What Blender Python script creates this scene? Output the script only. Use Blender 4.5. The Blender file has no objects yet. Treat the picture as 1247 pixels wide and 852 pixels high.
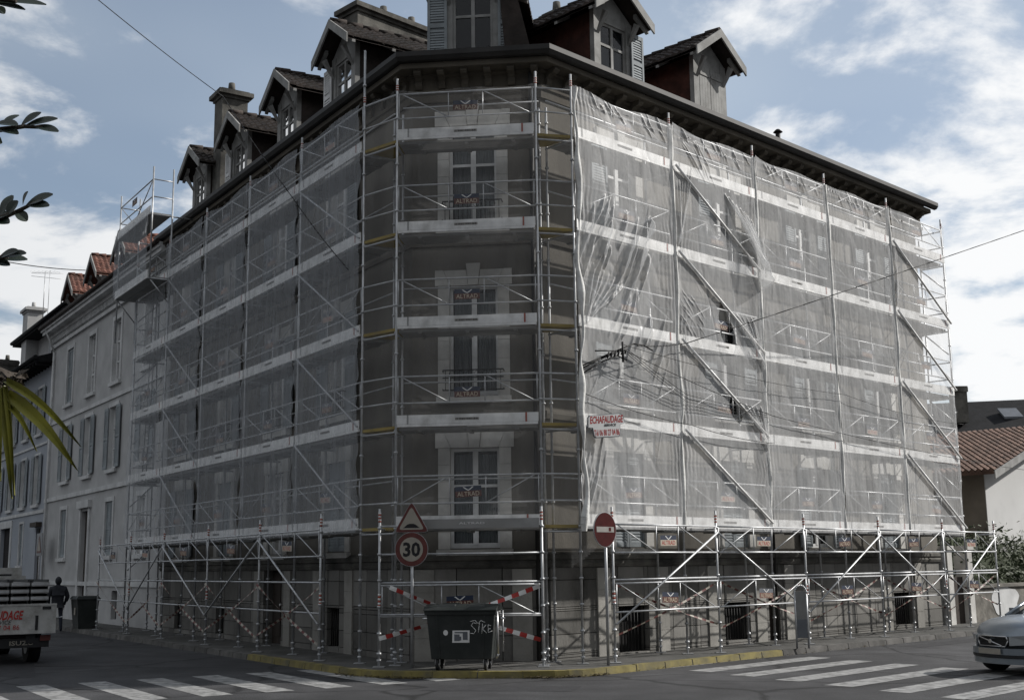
import bpy, math, random
from mathutils import Vector, Matrix, noise as NZ
random.seed(7)
S = bpy.context.scene
COL = S.collection
rad = math.radians
V = Vector

# ------------------------------------------------------------------ materials
def _n(nt, t, **k):
    n = nt.nodes.new(t)
    for a, b in k.items():
        setattr(n, a, b)
    return n

def mat(name, col, rough=.8, metal=0., var=.18, scale=3., bump=0., bscale=40., dark=None, dscale=.6, damt=.5, stretch=None, spec=.3, island=0.):
    """procedural: base colour broken up by two noises, optional wear colour, optional bump"""
    m = bpy.data.materials.new(name); m.use_nodes = True
    nt = m.node_tree; b = nt.nodes['Principled BSDF']
    b.inputs['Roughness'].default_value = rough; b.inputs['Metallic'].default_value = metal
    b.inputs['Specular IOR Level'].default_value = spec
    tc = _n(nt, 'ShaderNodeTexCoord')
    src = tc.outputs['Object']
    if stretch:
        mp = _n(nt, 'ShaderNodeMapping'); mp.inputs['Scale'].default_value = stretch
        nt.links.new(src, mp.inputs[0]); src = mp.outputs[0]
    n1 = _n(nt, 'ShaderNodeTexNoise'); n1.inputs['Scale'].default_value = scale; n1.inputs['Detail'].default_value = 6
    nt.links.new(src, n1.inputs['Vector'])
    r = _n(nt, 'ShaderNodeMapRange'); r.inputs[1].default_value = .3; r.inputs[2].default_value = .7
    r.inputs[3].default_value = 1 - var; r.inputs[4].default_value = 1 + var
    nt.links.new(n1.outputs[0], r.inputs[0])
    mul = _n(nt, 'ShaderNodeVectorMath', operation='SCALE'); mul.inputs[0].default_value = col
    nt.links.new(r.outputs[0], mul.inputs['Scale'])
    out = mul.outputs[0]
    if dark:
        n2 = _n(nt, 'ShaderNodeTexNoise'); n2.inputs['Scale'].default_value = dscale; n2.inputs['Detail'].default_value = 9
        n2.inputs['Roughness'].default_value = .65
        nt.links.new(src, n2.inputs['Vector'])
        r2 = _n(nt, 'ShaderNodeMapRange'); r2.inputs[1].default_value = .45; r2.inputs[2].default_value = .7
        r2.inputs[3].default_value = 0; r2.inputs[4].default_value = damt
        nt.links.new(n2.outputs[0], r2.inputs[0])
        mx = _n(nt, 'ShaderNodeMix', data_type='RGBA')
        nt.links.new(r2.outputs[0], mx.inputs[0]); nt.links.new(out, mx.inputs[6]); mx.inputs[7].default_value = (*dark, 1)
        out = mx.outputs[2]
    if island:
        ge = _n(nt, 'ShaderNodeNewGeometry'); ri = _n(nt, 'ShaderNodeMapRange'); nt.links.new(ge.outputs['Random Per Island'], ri.inputs[0]); ri.inputs[3].default_value = 1 - island; ri.inputs[4].default_value = 1 + island
        si = _n(nt, 'ShaderNodeVectorMath', operation='SCALE'); nt.links.new(out, si.inputs[0]); nt.links.new(ri.outputs[0], si.inputs['Scale']); out = si.outputs[0]
    nt.links.new(out, b.inputs['Base Color'])
    if bump:
        n3 = _n(nt, 'ShaderNodeTexNoise'); n3.inputs['Scale'].default_value = bscale; n3.inputs['Detail'].default_value = 5
        nt.links.new(src, n3.inputs['Vector'])
        bp = _n(nt, 'ShaderNodeBump'); bp.inputs['Strength'].default_value = bump; bp.inputs['Distance'].default_value = .02
        nt.links.new(n3.outputs[0], bp.inputs['Height']); nt.links.new(bp.outputs[0], b.inputs['Normal'])
    return m

def net_mat(name, cover, col, var, scale, trans=.4, gloss=0.):
    """woven sheeting: partly see-through, lets some light through its back"""
    m = bpy.data.materials.new(name); m.use_nodes = True
    nt = m.node_tree; nt.nodes.remove(nt.nodes['Principled BSDF']); o = nt.nodes['Material Output']
    tc = _n(nt, 'ShaderNodeTexCoord')
    n1 = _n(nt, 'ShaderNodeTexNoise'); n1.inputs['Scale'].default_value = scale; n1.inputs['Detail'].default_value = 8
    n1.inputs['Roughness'].default_value = .65
    mp = _n(nt, 'ShaderNodeMapping'); mp.inputs['Scale'].default_value = (1, 1, .35)
    nt.links.new(tc.outputs['Object'], mp.inputs[0]); nt.links.new(mp.outputs[0], n1.inputs['Vector'])
    r = _n(nt, 'ShaderNodeMapRange'); r.inputs[1].default_value = .34; r.inputs[2].default_value = .66
    r.inputs[3].default_value = max(0, cover - var); r.inputs[4].default_value = min(1, cover + var)
    n3 = _n(nt, 'ShaderNodeTexNoise'); n3.inputs['Scale'].default_value = 1.; n3.inputs['Detail'].default_value = 6
    mp3 = _n(nt, 'ShaderNodeMapping'); mp3.inputs['Scale'].default_value = (13, 13, .55); nt.links.new(tc.outputs['Object'], mp3.inputs[0]); nt.links.new(mp3.outputs[0], n3.inputs['Vector'])
    av = _n(nt, 'ShaderNodeMix', data_type='FLOAT'); av.inputs[0].default_value = .32; nt.links.new(n1.outputs[0], av.inputs[2]); nt.links.new(n3.outputs[0], av.inputs[3])
    nt.links.new(av.outputs[0], r.inputs[0])
    d = _n(nt, 'ShaderNodeBsdfDiffuse'); d.inputs[0].default_value = (*col, 1)
    t = _n(nt, 'ShaderNodeBsdfTranslucent'); t.inputs[0].default_value = (*col, 1)
    x = _n(nt, 'ShaderNodeMixShader'); x.inputs[0].default_value = trans
    nt.links.new(d.outputs[0], x.inputs[1]); nt.links.new(t.outputs[0], x.inputs[2])
    surf = x.outputs[0]
    if gloss:
        g = _n(nt, 'ShaderNodeBsdfGlossy'); g.inputs['Roughness'].default_value = .35; g.inputs[0].default_value = (.9, .9, .9, 1)
        xg = _n(nt, 'ShaderNodeMixShader'); xg.inputs[0].default_value = gloss
        nt.links.new(surf, xg.inputs[1]); nt.links.new(g.outputs[0], xg.inputs[2]); surf = xg.outputs[0]
    tr = _n(nt, 'ShaderNodeBsdfTransparent')
    y = _n(nt, 'ShaderNodeMixShader')
    nt.links.new(r.outputs[0], y.inputs[0]); nt.links.new(tr.outputs[0], y.inputs[1]); nt.links.new(surf, y.inputs[2])
    nt.links.new(y.outputs[0], o.inputs[0])
    # fine crumple
    n2 = _n(nt, 'ShaderNodeTexNoise'); n2.inputs['Scale'].default_value = 5.; n2.inputs['Detail'].default_value = 7
    nt.links.new(tc.outputs['Object'], n2.inputs['Vector'])
    bp = _n(nt, 'ShaderNodeBump'); bp.inputs['Strength'].default_value = .3; bp.inputs['Distance'].default_value = .06
    nt.links.new(n2.outputs[0], bp.inputs['Height'])
    nt.links.new(bp.outputs[0], d.inputs['Normal'])
    return m

def glass_mat(name, tint=(.75, .8, .82), see=.72):
    m = bpy.data.materials.new(name); m.use_nodes = True
    nt = m.node_tree; nt.nodes.remove(nt.nodes['Principled BSDF']); o = nt.nodes['Material Output']
    g = _n(nt, 'ShaderNodeBsdfGlossy'); g.inputs['Roughness'].default_value = .03
    d = _n(nt, 'ShaderNodeBsdfDiffuse'); d.inputs[0].default_value = (.03, .034, .04, 1)
    t = _n(nt, 'ShaderNodeBsdfTransparent'); t.inputs[0].default_value = (*tint, 1)
    x = _n(nt, 'ShaderNodeMixShader'); x.inputs[0].default_value = see
    nt.links.new(d.outputs[0], x.inputs[1]); nt.links.new(t.outputs[0], x.inputs[2])
    f = _n(nt, 'ShaderNodeFresnel'); f.inputs[0].default_value = 1.5
    tc = _n(nt, 'ShaderNodeTexCoord'); nz = _n(nt, 'ShaderNodeTexNoise'); nz.inputs['Scale'].default_value = 1.3
    nt.links.new(tc.outputs['Object'], nz.inputs['Vector'])
    bp = _n(nt, 'ShaderNodeBump'); bp.inputs['Strength'].default_value = .06; bp.inputs['Distance'].default_value = .1
    nt.links.new(nz.outputs[0], bp.inputs['Height']); nt.links.new(bp.outputs[0], g.inputs['Normal'])
    y = _n(nt, 'ShaderNodeMixShader')
    nt.links.new(f.outputs[0], y.inputs[0]); nt.links.new(x.outputs[0], y.inputs[1]); nt.links.new(g.outputs[0], y.inputs[2])
    nt.links.new(y.outputs[0], o.inputs[0])
    return m

def asphalt_mat():
    m = mat('asphalt', (.043, .043, .045), .85, var=.3, scale=1.2, bump=.6, bscale=60, dark=(.028, .028, .029), dscale=.35, damt=.8)
    nt = m.node_tree; b = nt.nodes['Principled BSDF']; src = b.inputs['Base Color'].links[0].from_socket; tc = [n for n in nt.nodes if n.type == 'TEX_COORD'][0].outputs['Object']
    nz = _n(nt, 'ShaderNodeTexNoise'); nz.inputs['Scale'].default_value = .8; nz.inputs['Detail'].default_value = 4; nt.links.new(tc, nz.inputs['Vector'])
    ad = _n(nt, 'ShaderNodeMix', data_type='VECTOR'); ad.inputs[0].default_value = .35; nt.links.new(tc, ad.inputs[4]); nt.links.new(nz.outputs['Color'], ad.inputs[5])
    vo = _n(nt, 'ShaderNodeTexVoronoi', feature='DISTANCE_TO_EDGE'); vo.inputs['Scale'].default_value = .34; nt.links.new(ad.outputs[1], vo.inputs['Vector'])
    r = _n(nt, 'ShaderNodeMapRange'); nt.links.new(vo.outputs['Distance'], r.inputs[0])
    for i, q in enumerate((.003, .016, .35, 1.)): r.inputs[i + 1].default_value = q
    sp = _n(nt, 'ShaderNodeTexNoise'); sp.inputs['Scale'].default_value = 38; sp.inputs['Detail'].default_value = 3; nt.links.new(tc, sp.inputs['Vector'])
    r2 = _n(nt, 'ShaderNodeMapRange'); nt.links.new(sp.outputs[0], r2.inputs[0])
    for i, q in enumerate((.3, .72, .6, 1.55)): r2.inputs[i + 1].default_value = q
    n3 = _n(nt, 'ShaderNodeTexNoise'); n3.inputs['Scale'].default_value = .12; n3.inputs['Detail'].default_value = 5; nt.links.new(tc, n3.inputs['Vector'])
    r3 = _n(nt, 'ShaderNodeMapRange'); nt.links.new(n3.outputs[0], r3.inputs[0])
    for i, q in enumerate((.35, .65, .62, 1.5)): r3.inputs[i + 1].default_value = q
    p1 = _n(nt, 'ShaderNodeMath', operation='MULTIPLY'); nt.links.new(r.outputs[0], p1.inputs[0]); nt.links.new(r2.outputs[0], p1.inputs[1])
    p2 = _n(nt, 'ShaderNodeMath', operation='MULTIPLY'); nt.links.new(p1.outputs[0], p2.inputs[0]); nt.links.new(r3.outputs[0], p2.inputs[1])
    sc = _n(nt, 'ShaderNodeVectorMath', operation='SCALE'); nt.links.new(src, sc.inputs[0]); nt.links.new(p2.outputs[0], sc.inputs['Scale']); nt.links.new(sc.outputs[0], b.inputs['Base Color'])
    return m
M = dict(
 asphalt=asphalt_mat(),
 tarpatch=mat('newer asphalt patch', (.034, .034, .036), .85, var=.25, scale=6, bump=.5, bscale=60),
 paving=mat('pavement asphalt', (.085, .083, .078), .9, var=.3, scale=2.5, bump=.5, bscale=50, dark=(.04, .042, .036), dscale=.8, damt=.7),
 kerb=mat('kerb stone', (.11, .106, .10), .9, var=.3, scale=3, bump=.4, dark=(.05, .05, .045), dscale=2.5, damt=.8, island=.2),
 yellow=mat('worn yellow kerb paint', (.18, .15, .05), .75, var=.3, scale=4, bump=.3, dark=(.09, .085, .06), dscale=2.2, damt=.95),
 roadpaint=mat('worn road paint', (.27, .27, .265), .8, var=.25, scale=5, dark=(.06, .06, .06), dscale=4.5, damt=.95),
 stucco=mat('brown weathered stucco', (.160, .149, .130), .95, var=.25, scale=1.2, bump=.3, bscale=30, dark=(.085, .08, .07), dscale=.5, damt=.7, stretch=(1, 1, .45)),
 stone=mat('pale dressed stone', (.58, .57, .54), .9, var=.18, scale=2, bump=.25, bscale=30, dark=(.24, .235, .22), dscale=1.1, damt=.5, island=.08),
 plinth=mat('stained plinth stone', (.20, .194, .18), .9, var=.25, scale=1.6, bump=.35, bscale=25, dark=(.055, .053, .047), dscale=.8, damt=.95, stretch=(1, 1, .5), island=.28),
 pilaster=mat('stained pilaster stone', (.31, .30, .275), .9, var=.25, scale=2, bump=.3, bscale=25, dark=(.09, .088, .08), dscale=1., damt=.85, island=.2),
 moulding=mat('sooty moulding', (.13, .125, .112), .95, var=.4, scale=2.2, bump=.4, bscale=20, dark=(.03, .03, .028), dscale=1.2, damt=.95),
 cornice=mat('weathered cornice stone', (.10, .088, .07), .95, var=.35, scale=2, bump=.4, bscale=18, dark=(.045, .042, .036), dscale=1.0, damt=.9),
 zinc=mat('dark zinc gutter', (.035, .034, .033), .6, .3, var=.25, scale=2),
 tile=mat('old dark roof tile', (.038, .030, .026), .9, var=.4, scale=4, bump=.6, bscale=12, dark=(.022, .02, .018), dscale=1.2, damt=.8, island=.3),
 redtile=mat('red clay roof tile', (.15, .068, .05), .85, var=.35, scale=5, bump=.4, bscale=14, dark=(.06, .04, .033), dscale=1.6, damt=.8, island=.3),
 cheek=mat('dark red tile hanging', (.075, .03, .022), .95, var=.4, scale=4, bump=.4, bscale=14, dark=(.03, .018, .015), dscale=1.5, damt=.8),
 barge=mat('weathered grey paint on wood', (.29, .29, .28), .8, var=.2, scale=3, dark=(.12, .115, .105), dscale=2, damt=.7),
 shutter=mat('blue grey shutter paint', (.27, .30, .315), .75, var=.15, scale=2.5, dark=(.15, .16, .165), dscale=1.6, damt=.5),
 joinery=mat('white window paint', (.72, .725, .72), .7, var=.1, scale=3, dark=(.26, .26, .25), dscale=2, damt=.45),
 glass=glass_mat('window glass'),
 room=mat('dark interior', (.018, .017, .017), 1, var=.3, scale=1),
 curtain=mat('white lace curtain', (.66, .66, .65), .9, var=.25, scale=9, stretch=(3, 3, .3)),
 iron=mat('black wrought iron', (.02, .02, .02), .6, .3, var=.2),
 woodoor=mat('dark wooden door', (.045, .036, .03), .8, var=.3, scale=3, stretch=(3, 3, .3)),
 steel=mat('galvanised steel tube', (.43, .44, .45), .42, .45, var=.2, scale=6, dark=(.26, .26, .255), dscale=4, damt=.6, spec=.5),
 alu=mat('scuffed white aluminium board', (.74, .74, .73), .55, .15, var=.12, scale=4, dark=(.36, .355, .34), dscale=2.5, damt=.65),
 deck=mat('steel deck', (.30, .30, .295), .6, .3, var=.2, scale=4, dark=(.15, .145, .13), dscale=2, damt=.6),
 ply=mat('mustard plywood deck', (.30, .22, .045), .85, var=.3, scale=4, dark=(.11, .085, .04), dscale=2, damt=.8),
 label=mat('dull printed label', (.22, .21, .19), .8, var=.35, scale=25),
 clip=mat('orange red clip', (.30, .065, .04), .6, var=.25, scale=9),
 navy=mat('navy print', (.022, .032, .058), .6, var=.1),
 maroon=mat('brown red print', (.095, .036, .027), .6, var=.15, scale=9),
 cream=mat('cream print', (.50, .43, .33), .6, var=.1),
 white=mat('white print', (.66, .66, .65), .6, var=.08),
 red=mat('sign red', (.36, .035, .03), .5, var=.12, scale=8),
 dullred=mat('faded sign red', (.105, .032, .028), .6, var=.2, scale=8, dark=(.10, .03, .028), dscale=2.5, damt=.6),
 signwhite=mat('faded sign white', (.31, .288, .245), .6, var=.12, scale=6, dark=(.28, .255, .215), dscale=3, damt=.6),
 black=mat('black print', (.015, .015, .016), .6, var=.1),
 rubber=mat('rubber', (.02, .02, .02), .8, var=.2),
 bin=mat('dark grey green plastic', (.017, .021, .020), .45, var=.15, scale=3, dark=(.05, .052, .05), dscale=2.5, damt=.5, spec=.45),
 chrome=mat('worn steel', (.55, .55, .55), .3, .8, var=.1),
 cable=mat('black cable', (.012, .012, .012), .7, var=.1),
 greystucco=mat('grey stucco', (.46, .46, .455), .95, var=.12, scale=1.3, bump=.2, bscale=40, dark=(.30, .30, .30), dscale=.5, damt=.5),
 greytrim=mat('pale grey trim', (.58, .585, .58), .9, var=.12, scale=2, dark=(.30, .30, .295), dscale=1.2, damt=.5),
 bluestucco=mat('blue grey stucco', (.36, .385, .42), .95, var=.1, scale=1.2, bump=.2, dark=(.19, .21, .24), dscale=.6, damt=.5),
 whitewall=mat('white rendered wall', (.62, .62, .61), .95, var=.1, scale=1.0, bump=.2, dark=(.42, .42, .40), dscale=.5, damt=.5),
 tanwall=mat('tan rendered wall', (.22, .195, .165), .95, var=.2, scale=1.4, bump=.2),
 slate=mat("dark slate", (.014, .0145, .016), .95, var=.35, scale=3, bump=.4, bscale=10),
 rubble=mat('rubble stone wall', (.17, .16, .14), .95, var=.4, scale=3.5, bump=.7, bscale=7, dark=(.10, .095, .085), dscale=2, damt=.8),
 brick=mat('brick', (.26, .12, .075), .9, var=.3, scale=5),
 leaf=mat('hedge leaf', (.042, .056, .024), .7, var=.4, scale=2.5),
 darkleaf=mat('glossy dark leaf', (.018, .028, .02), .4, var=.3, scale=20, spec=.5),
 yucca=mat('yellow green sword leaf', (.19, .185, .028), .5, var=.3, scale=5, dark=(.07, .08, .025), dscale=4, damt=.7, spec=.4),
 bark=mat('bark', (.05, .042, .035), .95, var=.4, scale=8, bump=.5),
 truckwhite=mat('dirty white truck paint', (.44, .44, .425), .5, .0, var=.15, scale=4, dark=(.17, .16, .14), dscale=2.6, damt=.85),
 carpaint=mat('silver blue car paint', (.22, .25, .28), .28, .55, var=.04, scale=8, spec=.6),
 carglass=mat('dark car glass', (.012, .014, .016), .06, 0, var=.05, spec=.7),
 plastic=mat('black plastic', (.02, .021, .022), .55, var=.15),
 lamp=mat('headlamp lens', (.32, .34, .35), .12, .2, var=.1, spec=.8),
 coat=mat('dark coat', (.03, .032, .038), .95, var=.3, scale=8),
 skin=mat('skin', (.35, .21, .15), .6, var=.08),
 hair=mat('dark hair', (.015, .012, .01), .7, var=.3, scale=30),
 trousers=mat('dark trousers', (.035, .04, .055), .95, var=.25, scale=8),
 bluegrey=mat('blue grey metal panel', (.14, .15, .165), .5, .3, var=.12, scale=3),
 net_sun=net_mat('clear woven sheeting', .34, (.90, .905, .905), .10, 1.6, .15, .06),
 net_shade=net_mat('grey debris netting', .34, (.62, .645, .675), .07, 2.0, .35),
 net_thin=net_mat('thin debris netting', .13, (.6, .6, .6), .07, 1.2, .4),
)

# ------------------------------------------------------------------ mesh builder
class MB:
    def __init__(s): s.v = []; s.f = []; s.m = []; s.sm = []
    def poly(s, pts, m=0, smooth=False):
        i = len(s.v); s.v += [V(p) for p in pts]; s.f.append(tuple(range(i, i + len(pts)))); s.m.append(m); s.sm.append(smooth)
    def hexa(s, p, m=0):
        i = len(s.v); s.v += [V(q) for q in p]
        for q in ((0, 3, 2, 1), (4, 5, 6, 7), (0, 1, 5, 4), (1, 2, 6, 5), (2, 3, 7, 6), (3, 0, 4, 7)):
            s.f.append(tuple(i + k for k in q)); s.m.append(m); s.sm.append(False)
    def box(s, a, b, m=0):
        (x0, y0, z0), (x1, y1, z1) = a, b
        s.hexa([(x0, y0, z0), (x1, y0, z0), (x1, y1, z0), (x0, y1, z0), (x0, y0, z1), (x1, y0, z1), (x1, y1, z1), (x0, y1, z1)], m)
    def fbox(s, F, s0, s1, o0, o1, z0, z1, m=0):
        s.hexa([F.P(s0, o0, z0), F.P(s1, o0, z0), F.P(s1, o1, z0), F.P(s0, o1, z0), F.P(s0, o0, z1), F.P(s1, o0, z1), F.P(s1, o1, z1), F.P(s0, o1, z1)], m)
    def prism(s, front, back, m=0):
        n = len(front); i = len(s.v); s.v += [V(p) for p in front] + [V(p) for p in back]
        s.f.append(tuple(range(i, i + n))); s.f.append(tuple(range(i + 2 * n - 1, i + n - 1, -1)))
        for k in range(n):
            j = (k + 1) % n; s.f.append((i + k, i + n + k, i + n + j, i + j))
        s.m += [m] * (n + 2); s.sm += [False] * (n + 2)
    def fprism(s, F, sz, o0, o1, m=0):
        s.prism([F.P(a, o0, z) for a, z in sz], [F.P(a, o1, z) for a, z in sz], m)
    def tube(s, p, q, r=.024, n=8, m=0, r2=None, cap=True):
        p, q = V(p), V(q); d = q - p
        if d.length < 1e-6: return
        d.normalize(); a = d.orthogonal().normalized(); b = d.cross(a); r2 = r if r2 is None else r2
        i = len(s.v)
        for k in range(n):
            t = 2 * math.pi * k / n; w = a * math.cos(t) + b * math.sin(t)
            s.v += [p + w * r, q + w * r2]
        for k in range(n):
            j = (k + 1) % n
            s.f.append((i + 2 * k, i + 2 * j, i + 2 * j + 1, i + 2 * k + 1)); s.m.append(m); s.sm.append(True)
        if cap:
            s.f.append(tuple(i + 2 * k for k in reversed(range(n)))); s.f.append(tuple(i + 2 * k + 1 for k in range(n)))
            s.m += [m, m]; s.sm += [False, False]
    def path(s, pts, r=.01, n=6, m=0):
        for a, b in zip(pts, pts[1:]): s.tube(a, b, r, n, m)
    def disc(s, c, nrm, r, t=.02, n=28, m=0, r0=None):
        c, nrm = V(c), V(nrm).normalized(); s.tube(c, c + nrm * t, r, n, m)
    def text(s, body, size, origin, ux, uz, m=0, align='CENTER', shear=0., width=None, bold=0.):
        cu = bpy.data.curves.new('t', 'FONT'); cu.body = body; cu.size = size; cu.align_x = align; cu.shear = shear; cu.resolution_u = 2; cu.offset = bold
        ob = bpy.data.objects.new('t', cu); COL.objects.link(ob)
        dg = bpy.context.evaluated_depsgraph_get(); me = bpy.data.meshes.new_from_object(ob.evaluated_get(dg))
        bpy.data.objects.remove(ob); bpy.data.curves.remove(cu)
        k = 1.
        if width and len(me.vertices):
            xs = [v.co.x for v in me.vertices]; k = width / (max(xs) - min(xs))
        o, ux, uz = V(origin), V(ux), V(uz); i = len(s.v)
        s.v += [o + ux * v.co.x * k + uz * v.co.y for v in me.vertices]
        for p in me.polygons: s.f.append(tuple(i + q for q in p.vertices)); s.m.append(m); s.sm.append(False)
        bpy.data.meshes.remove(me)
    def mesh(s, name, mats, off=V((0, 0, 0))):
        me = bpy.data.meshes.new(name)
        me.from_pydata([tuple(v - off) for v in s.v], [], s.f)
        for x in (mats if isinstance(mats, (list, tuple)) else [mats]): me.materials.append(M[x])
        me.polygons.foreach_set('material_index', s.m); me.polygons.foreach_set('use_smooth', s.sm)
        me.update(); return me
    def build(s, name, mats, parent=None):
        off = V((0, 0, 0)) if parent is None else rootloc(parent)
        o = bpy.data.objects.new(name, s.mesh(name, mats, off)); COL.objects.link(o)
        if parent is not None: o.parent = parent
        return o

def rootloc(o):
    l = V((0, 0, 0))
    while o is not None: l = l + o.location; o = o.parent
    return l
def tag(o, label=None, cat=None, group=None, kind=None):
    for k, v in (('label', label), ('category', cat), ('group', group), ('kind', kind)):
        if v: o[k] = v
    return o
def thing(name, label, cat, loc=(0, 0, 0), group=None):
    o = bpy.data.objects.new(name, None); COL.objects.link(o); o.location = loc; o.empty_display_size = .3
    return tag(o, label, cat, group)
def solo(mb, name, mats, label, cat, group=None):
    """a thing that is one mesh, its origin at its lowest point"""
    c = V((sum(v.x for v in mb.v) / len(mb.v), sum(v.y for v in mb.v) / len(mb.v), min(v.z for v in mb.v)))
    o = bpy.data.objects.new(name, mb.mesh(name, mats, c)); COL.objects.link(o); o.location = c
    return tag(o, label, cat, group)
def struct(mb, name, mats): return tag(mb.build(name, mats), kind='structure')
def inst(name, me, parent, P, rz=0):
    o = bpy.data.objects.new(name, me); COL.objects.link(o); o.parent = parent
    o.location = V(P) - (rootloc(parent) if parent else V((0, 0, 0))); o.rotation_euler = (0, 0, rz); return o

# ------------------------------------------------------------------ camera
F_PX, PITCH, ROLL, HC = 1480., .175398, .012471, 2.0
cam = bpy.data.cameras.new('camera'); co = bpy.data.objects.new('camera', cam); COL.objects.link(co); S.camera = co
cam.sensor_width = 36; cam.lens = F_PX / 1247 * 36; cam.clip_end = 3000; cam.clip_start = .05
co.location = (0, 0, HC)
co.rotation_euler = (Matrix.Rotation(math.pi / 2 + PITCH, 3, 'X') @ Matrix.Rotation(-ROLL, 3, 'Z')).to_euler()
def at(u, v, y):
    """the point seen at photo pixel (u, v) at distance y in front of the camera"""
    a, b = u - 623.5, 426 - v
    X = a * math.cos(ROLL) + b * math.sin(ROLL); Y = -a * math.sin(ROLL) + b * math.cos(ROLL)
    d = V((X / F_PX, math.cos(PITCH) - Y / F_PX * math.sin(PITCH), math.sin(PITCH) + Y / F_PX * math.cos(PITCH)))
    return d * (y / d.y) + V((0, 0, HC))

# ------------------------------------------------------------------ the three street fronts
class Front:
    """s runs along the front, o goes from the outer row of scaffold tubes into the building"""
    def __init__(s, x, y, a, b, flip):
        s.x, s.y, s.b, s.flip = x, y, b, flip
        s.u = V((math.cos(a), math.sin(a), 0)); s.rot = a - math.pi if flip else a
        s.n = V((-math.sin(s.rot), math.cos(s.rot), 0))      # into the building
    def P(s, t, o=0, z=0): return V((s.x, s.y, 0)) + s.u * t + s.n * o + V((0, 0, z))
    def right(s): return s.u * (-1 if s.flip else 1)
R = Front(1.293, 24.10, .77290, 3.265, False)
L = Front(-3.110, 24.881, 2.14723, 3.372, True)
C = Front(-2.363, 24.236, -.10699, 2.932, False)
Z0, LIFT, WO = 2.748, 2.0, 1.05          # first deck, lift, wall behind the outer tubes
ZT = Z0 + 4 * LIFT + 1.1                 # top of the nets

def cross2(p, d, q, e):
    k = ((q.x - p.x) * e.y - (q.y - p.y) * e.x) / (d.x * e.y - d.y * e.x); return p + d * k
SL, SR = 16.4, 16.75                     # ends of the corner building along both streets
def outline(o, endL=0, endR=0, deep=10.):
    """plan of the corner building pushed out/in: o as on the fronts"""
    lc = cross2(L.P(0, o), L.u, C.P(0, o), C.u); rc = cross2(R.P(0, o), R.u, C.P(0, o), C.u)
    le = L.P(SL + endL, o); re = R.P(SR + endR, o)
    return [le, lc, rc, re, R.P(SR + endR, o + deep - 2 * (o - WO)), L.P(SL + endL, o + deep - 2 * (o - WO))]
def up(p, z): return V((p.x, p.y, z))

# ------------------------------------------------------------------ ground, pavements, markings
g = MB(); g.poly([(-400, -200, 0), (400, -200, 0), (400, 700, 0), (-400, 700, 0)]); struct(g, 'road', 'asphalt')
KL, KC, KR = -.75, -1.35, -.95
def kerbline(d):
    a = L.P(60, KL + d); b = L.P(1.2, KL + d); c = C.P(.1, KC + d); e = C.P(2.3, KC + d); f = R.P(1.2, KR + d); h = R.P(60, KR + d)
    pts = [a] + [L.P(t, KL + d) for t in (22, 12.2, 4.2, 1.8)]
    c0 = cross2(L.P(0, KL + d), L.u, C.P(0, KC + d), C.u); c1 = cross2(R.P(0, KR + d), R.u, C.P(0, KC + d), C.u)
    def arc(p, c, q, n=6): return [p * (1 - t) ** 2 + c * 2 * t * (1 - t) + q * t * t for t in [k / n for k in range(n + 1)]]
    pts += arc(c0 + L.u * 1.2, c0, c0 + C.u * 1.2) + arc(c1 - C.u * .9, c1, c1 + R.u * .9)
    pts += [R.P(t, KR + d) for t in (2.2, 5.4, 9, 14, 25)] + [h]
    return pts
ka, kb = kerbline(0), kerbline(.17)
pv = MB()
inner = kerbline(1.9)
for i in range(len(kb) - 1):
    pv.poly([up(kb[i], .118), up(kb[i + 1], .118), up(inner[i + 1], .125), up(inner[i], .125)])
out = outline(WO + .3); lst = inner
for i in range(len(inner) - 1):
    a, b = inner[i], inner[i + 1]
    c = a + (V((2, 60, 0)) - a).normalized() * 3.2; d = b + (V((2, 60, 0)) - b).normalized() * 3.2
    pv.poly([up(a, .125), up(b, .125), up(d, .13), up(c, .13)])
struct(pv, 'pavement', 'paving')
ky, kg = MB(), MB()
for i in range(len(ka) - 1):
    a, b, c, d = ka[i], ka[i + 1], kb[i + 1], kb[i]
    n = max(1, round((b - a).length / .9))
    for k in range(n):
        t0, t1 = k / n + .006, (k + 1) / n - .006
        P0, P1, Q0, Q1 = a.lerp(b, t0), a.lerp(b, t1), d.lerp(c, t0), d.lerp(c, t1)
        mid = (P0 + P1) / 2
        sl = (mid - L.P(0)).dot(L.u); sr = (mid - R.P(0)).dot(R.u)
        yel = sl < 4.3 and sr < 5.3 and (mid.x < -3.2 or True)
        w = random.uniform(-.004, .004)
        (ky if yel else kg).hexa([up(P0, 0), up(P1, 0), up(Q1, 0), up(Q0, 0), up(P0 + (Q0 - P0) * .12, .122 + w), up(P1 + (Q1 - P1) * .12, .122 + w), up(Q1, .124 + w), up(Q0, .124 + w)])
kf = MB()
for i in range(len(ka) - 1):
    e0, e1 = ka[i].lerp(kb[i], .06), ka[i + 1].lerp(kb[i + 1], .06); kf.hexa([up(e0, 0), up(e1, 0), up(kb[i + 1], 0), up(kb[i], 0), up(e0.lerp(kb[i], .1), .108), up(e1.lerp(kb[i + 1], .1), .108), up(kb[i + 1], .112), up(kb[i], .112)])
struct(kf, 'kerb_bed', 'kerb'); struct(ky, 'yellow_kerb', 'yellow'); struct(kg, 'kerb', 'kerb')
mk = MB()
def stripe(p, d, ln, w, z=.005):
    d = V((d[0], d[1], 0)).normalized(); e = V((-d.y, d.x, 0)); p = V((p[0], p[1], z))
    mk.poly([p - e * w / 2, p + d * ln - e * w / 2, p + d * ln + e * w / 2, p + e * w / 2])
for i in range(-4, 7): stripe((-8.9 + i * .9 + .25, 22.35 + i * .53), (.54, -.84), 3.8, .5)
for i in range(-1, 9): stripe((3.45 + i * .60, 23.55 - i * 1.02), (.70, .71), 4.3, .52)
a, b = at(1165, 851, 18.9), at(1247, 828, 20.9)
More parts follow.
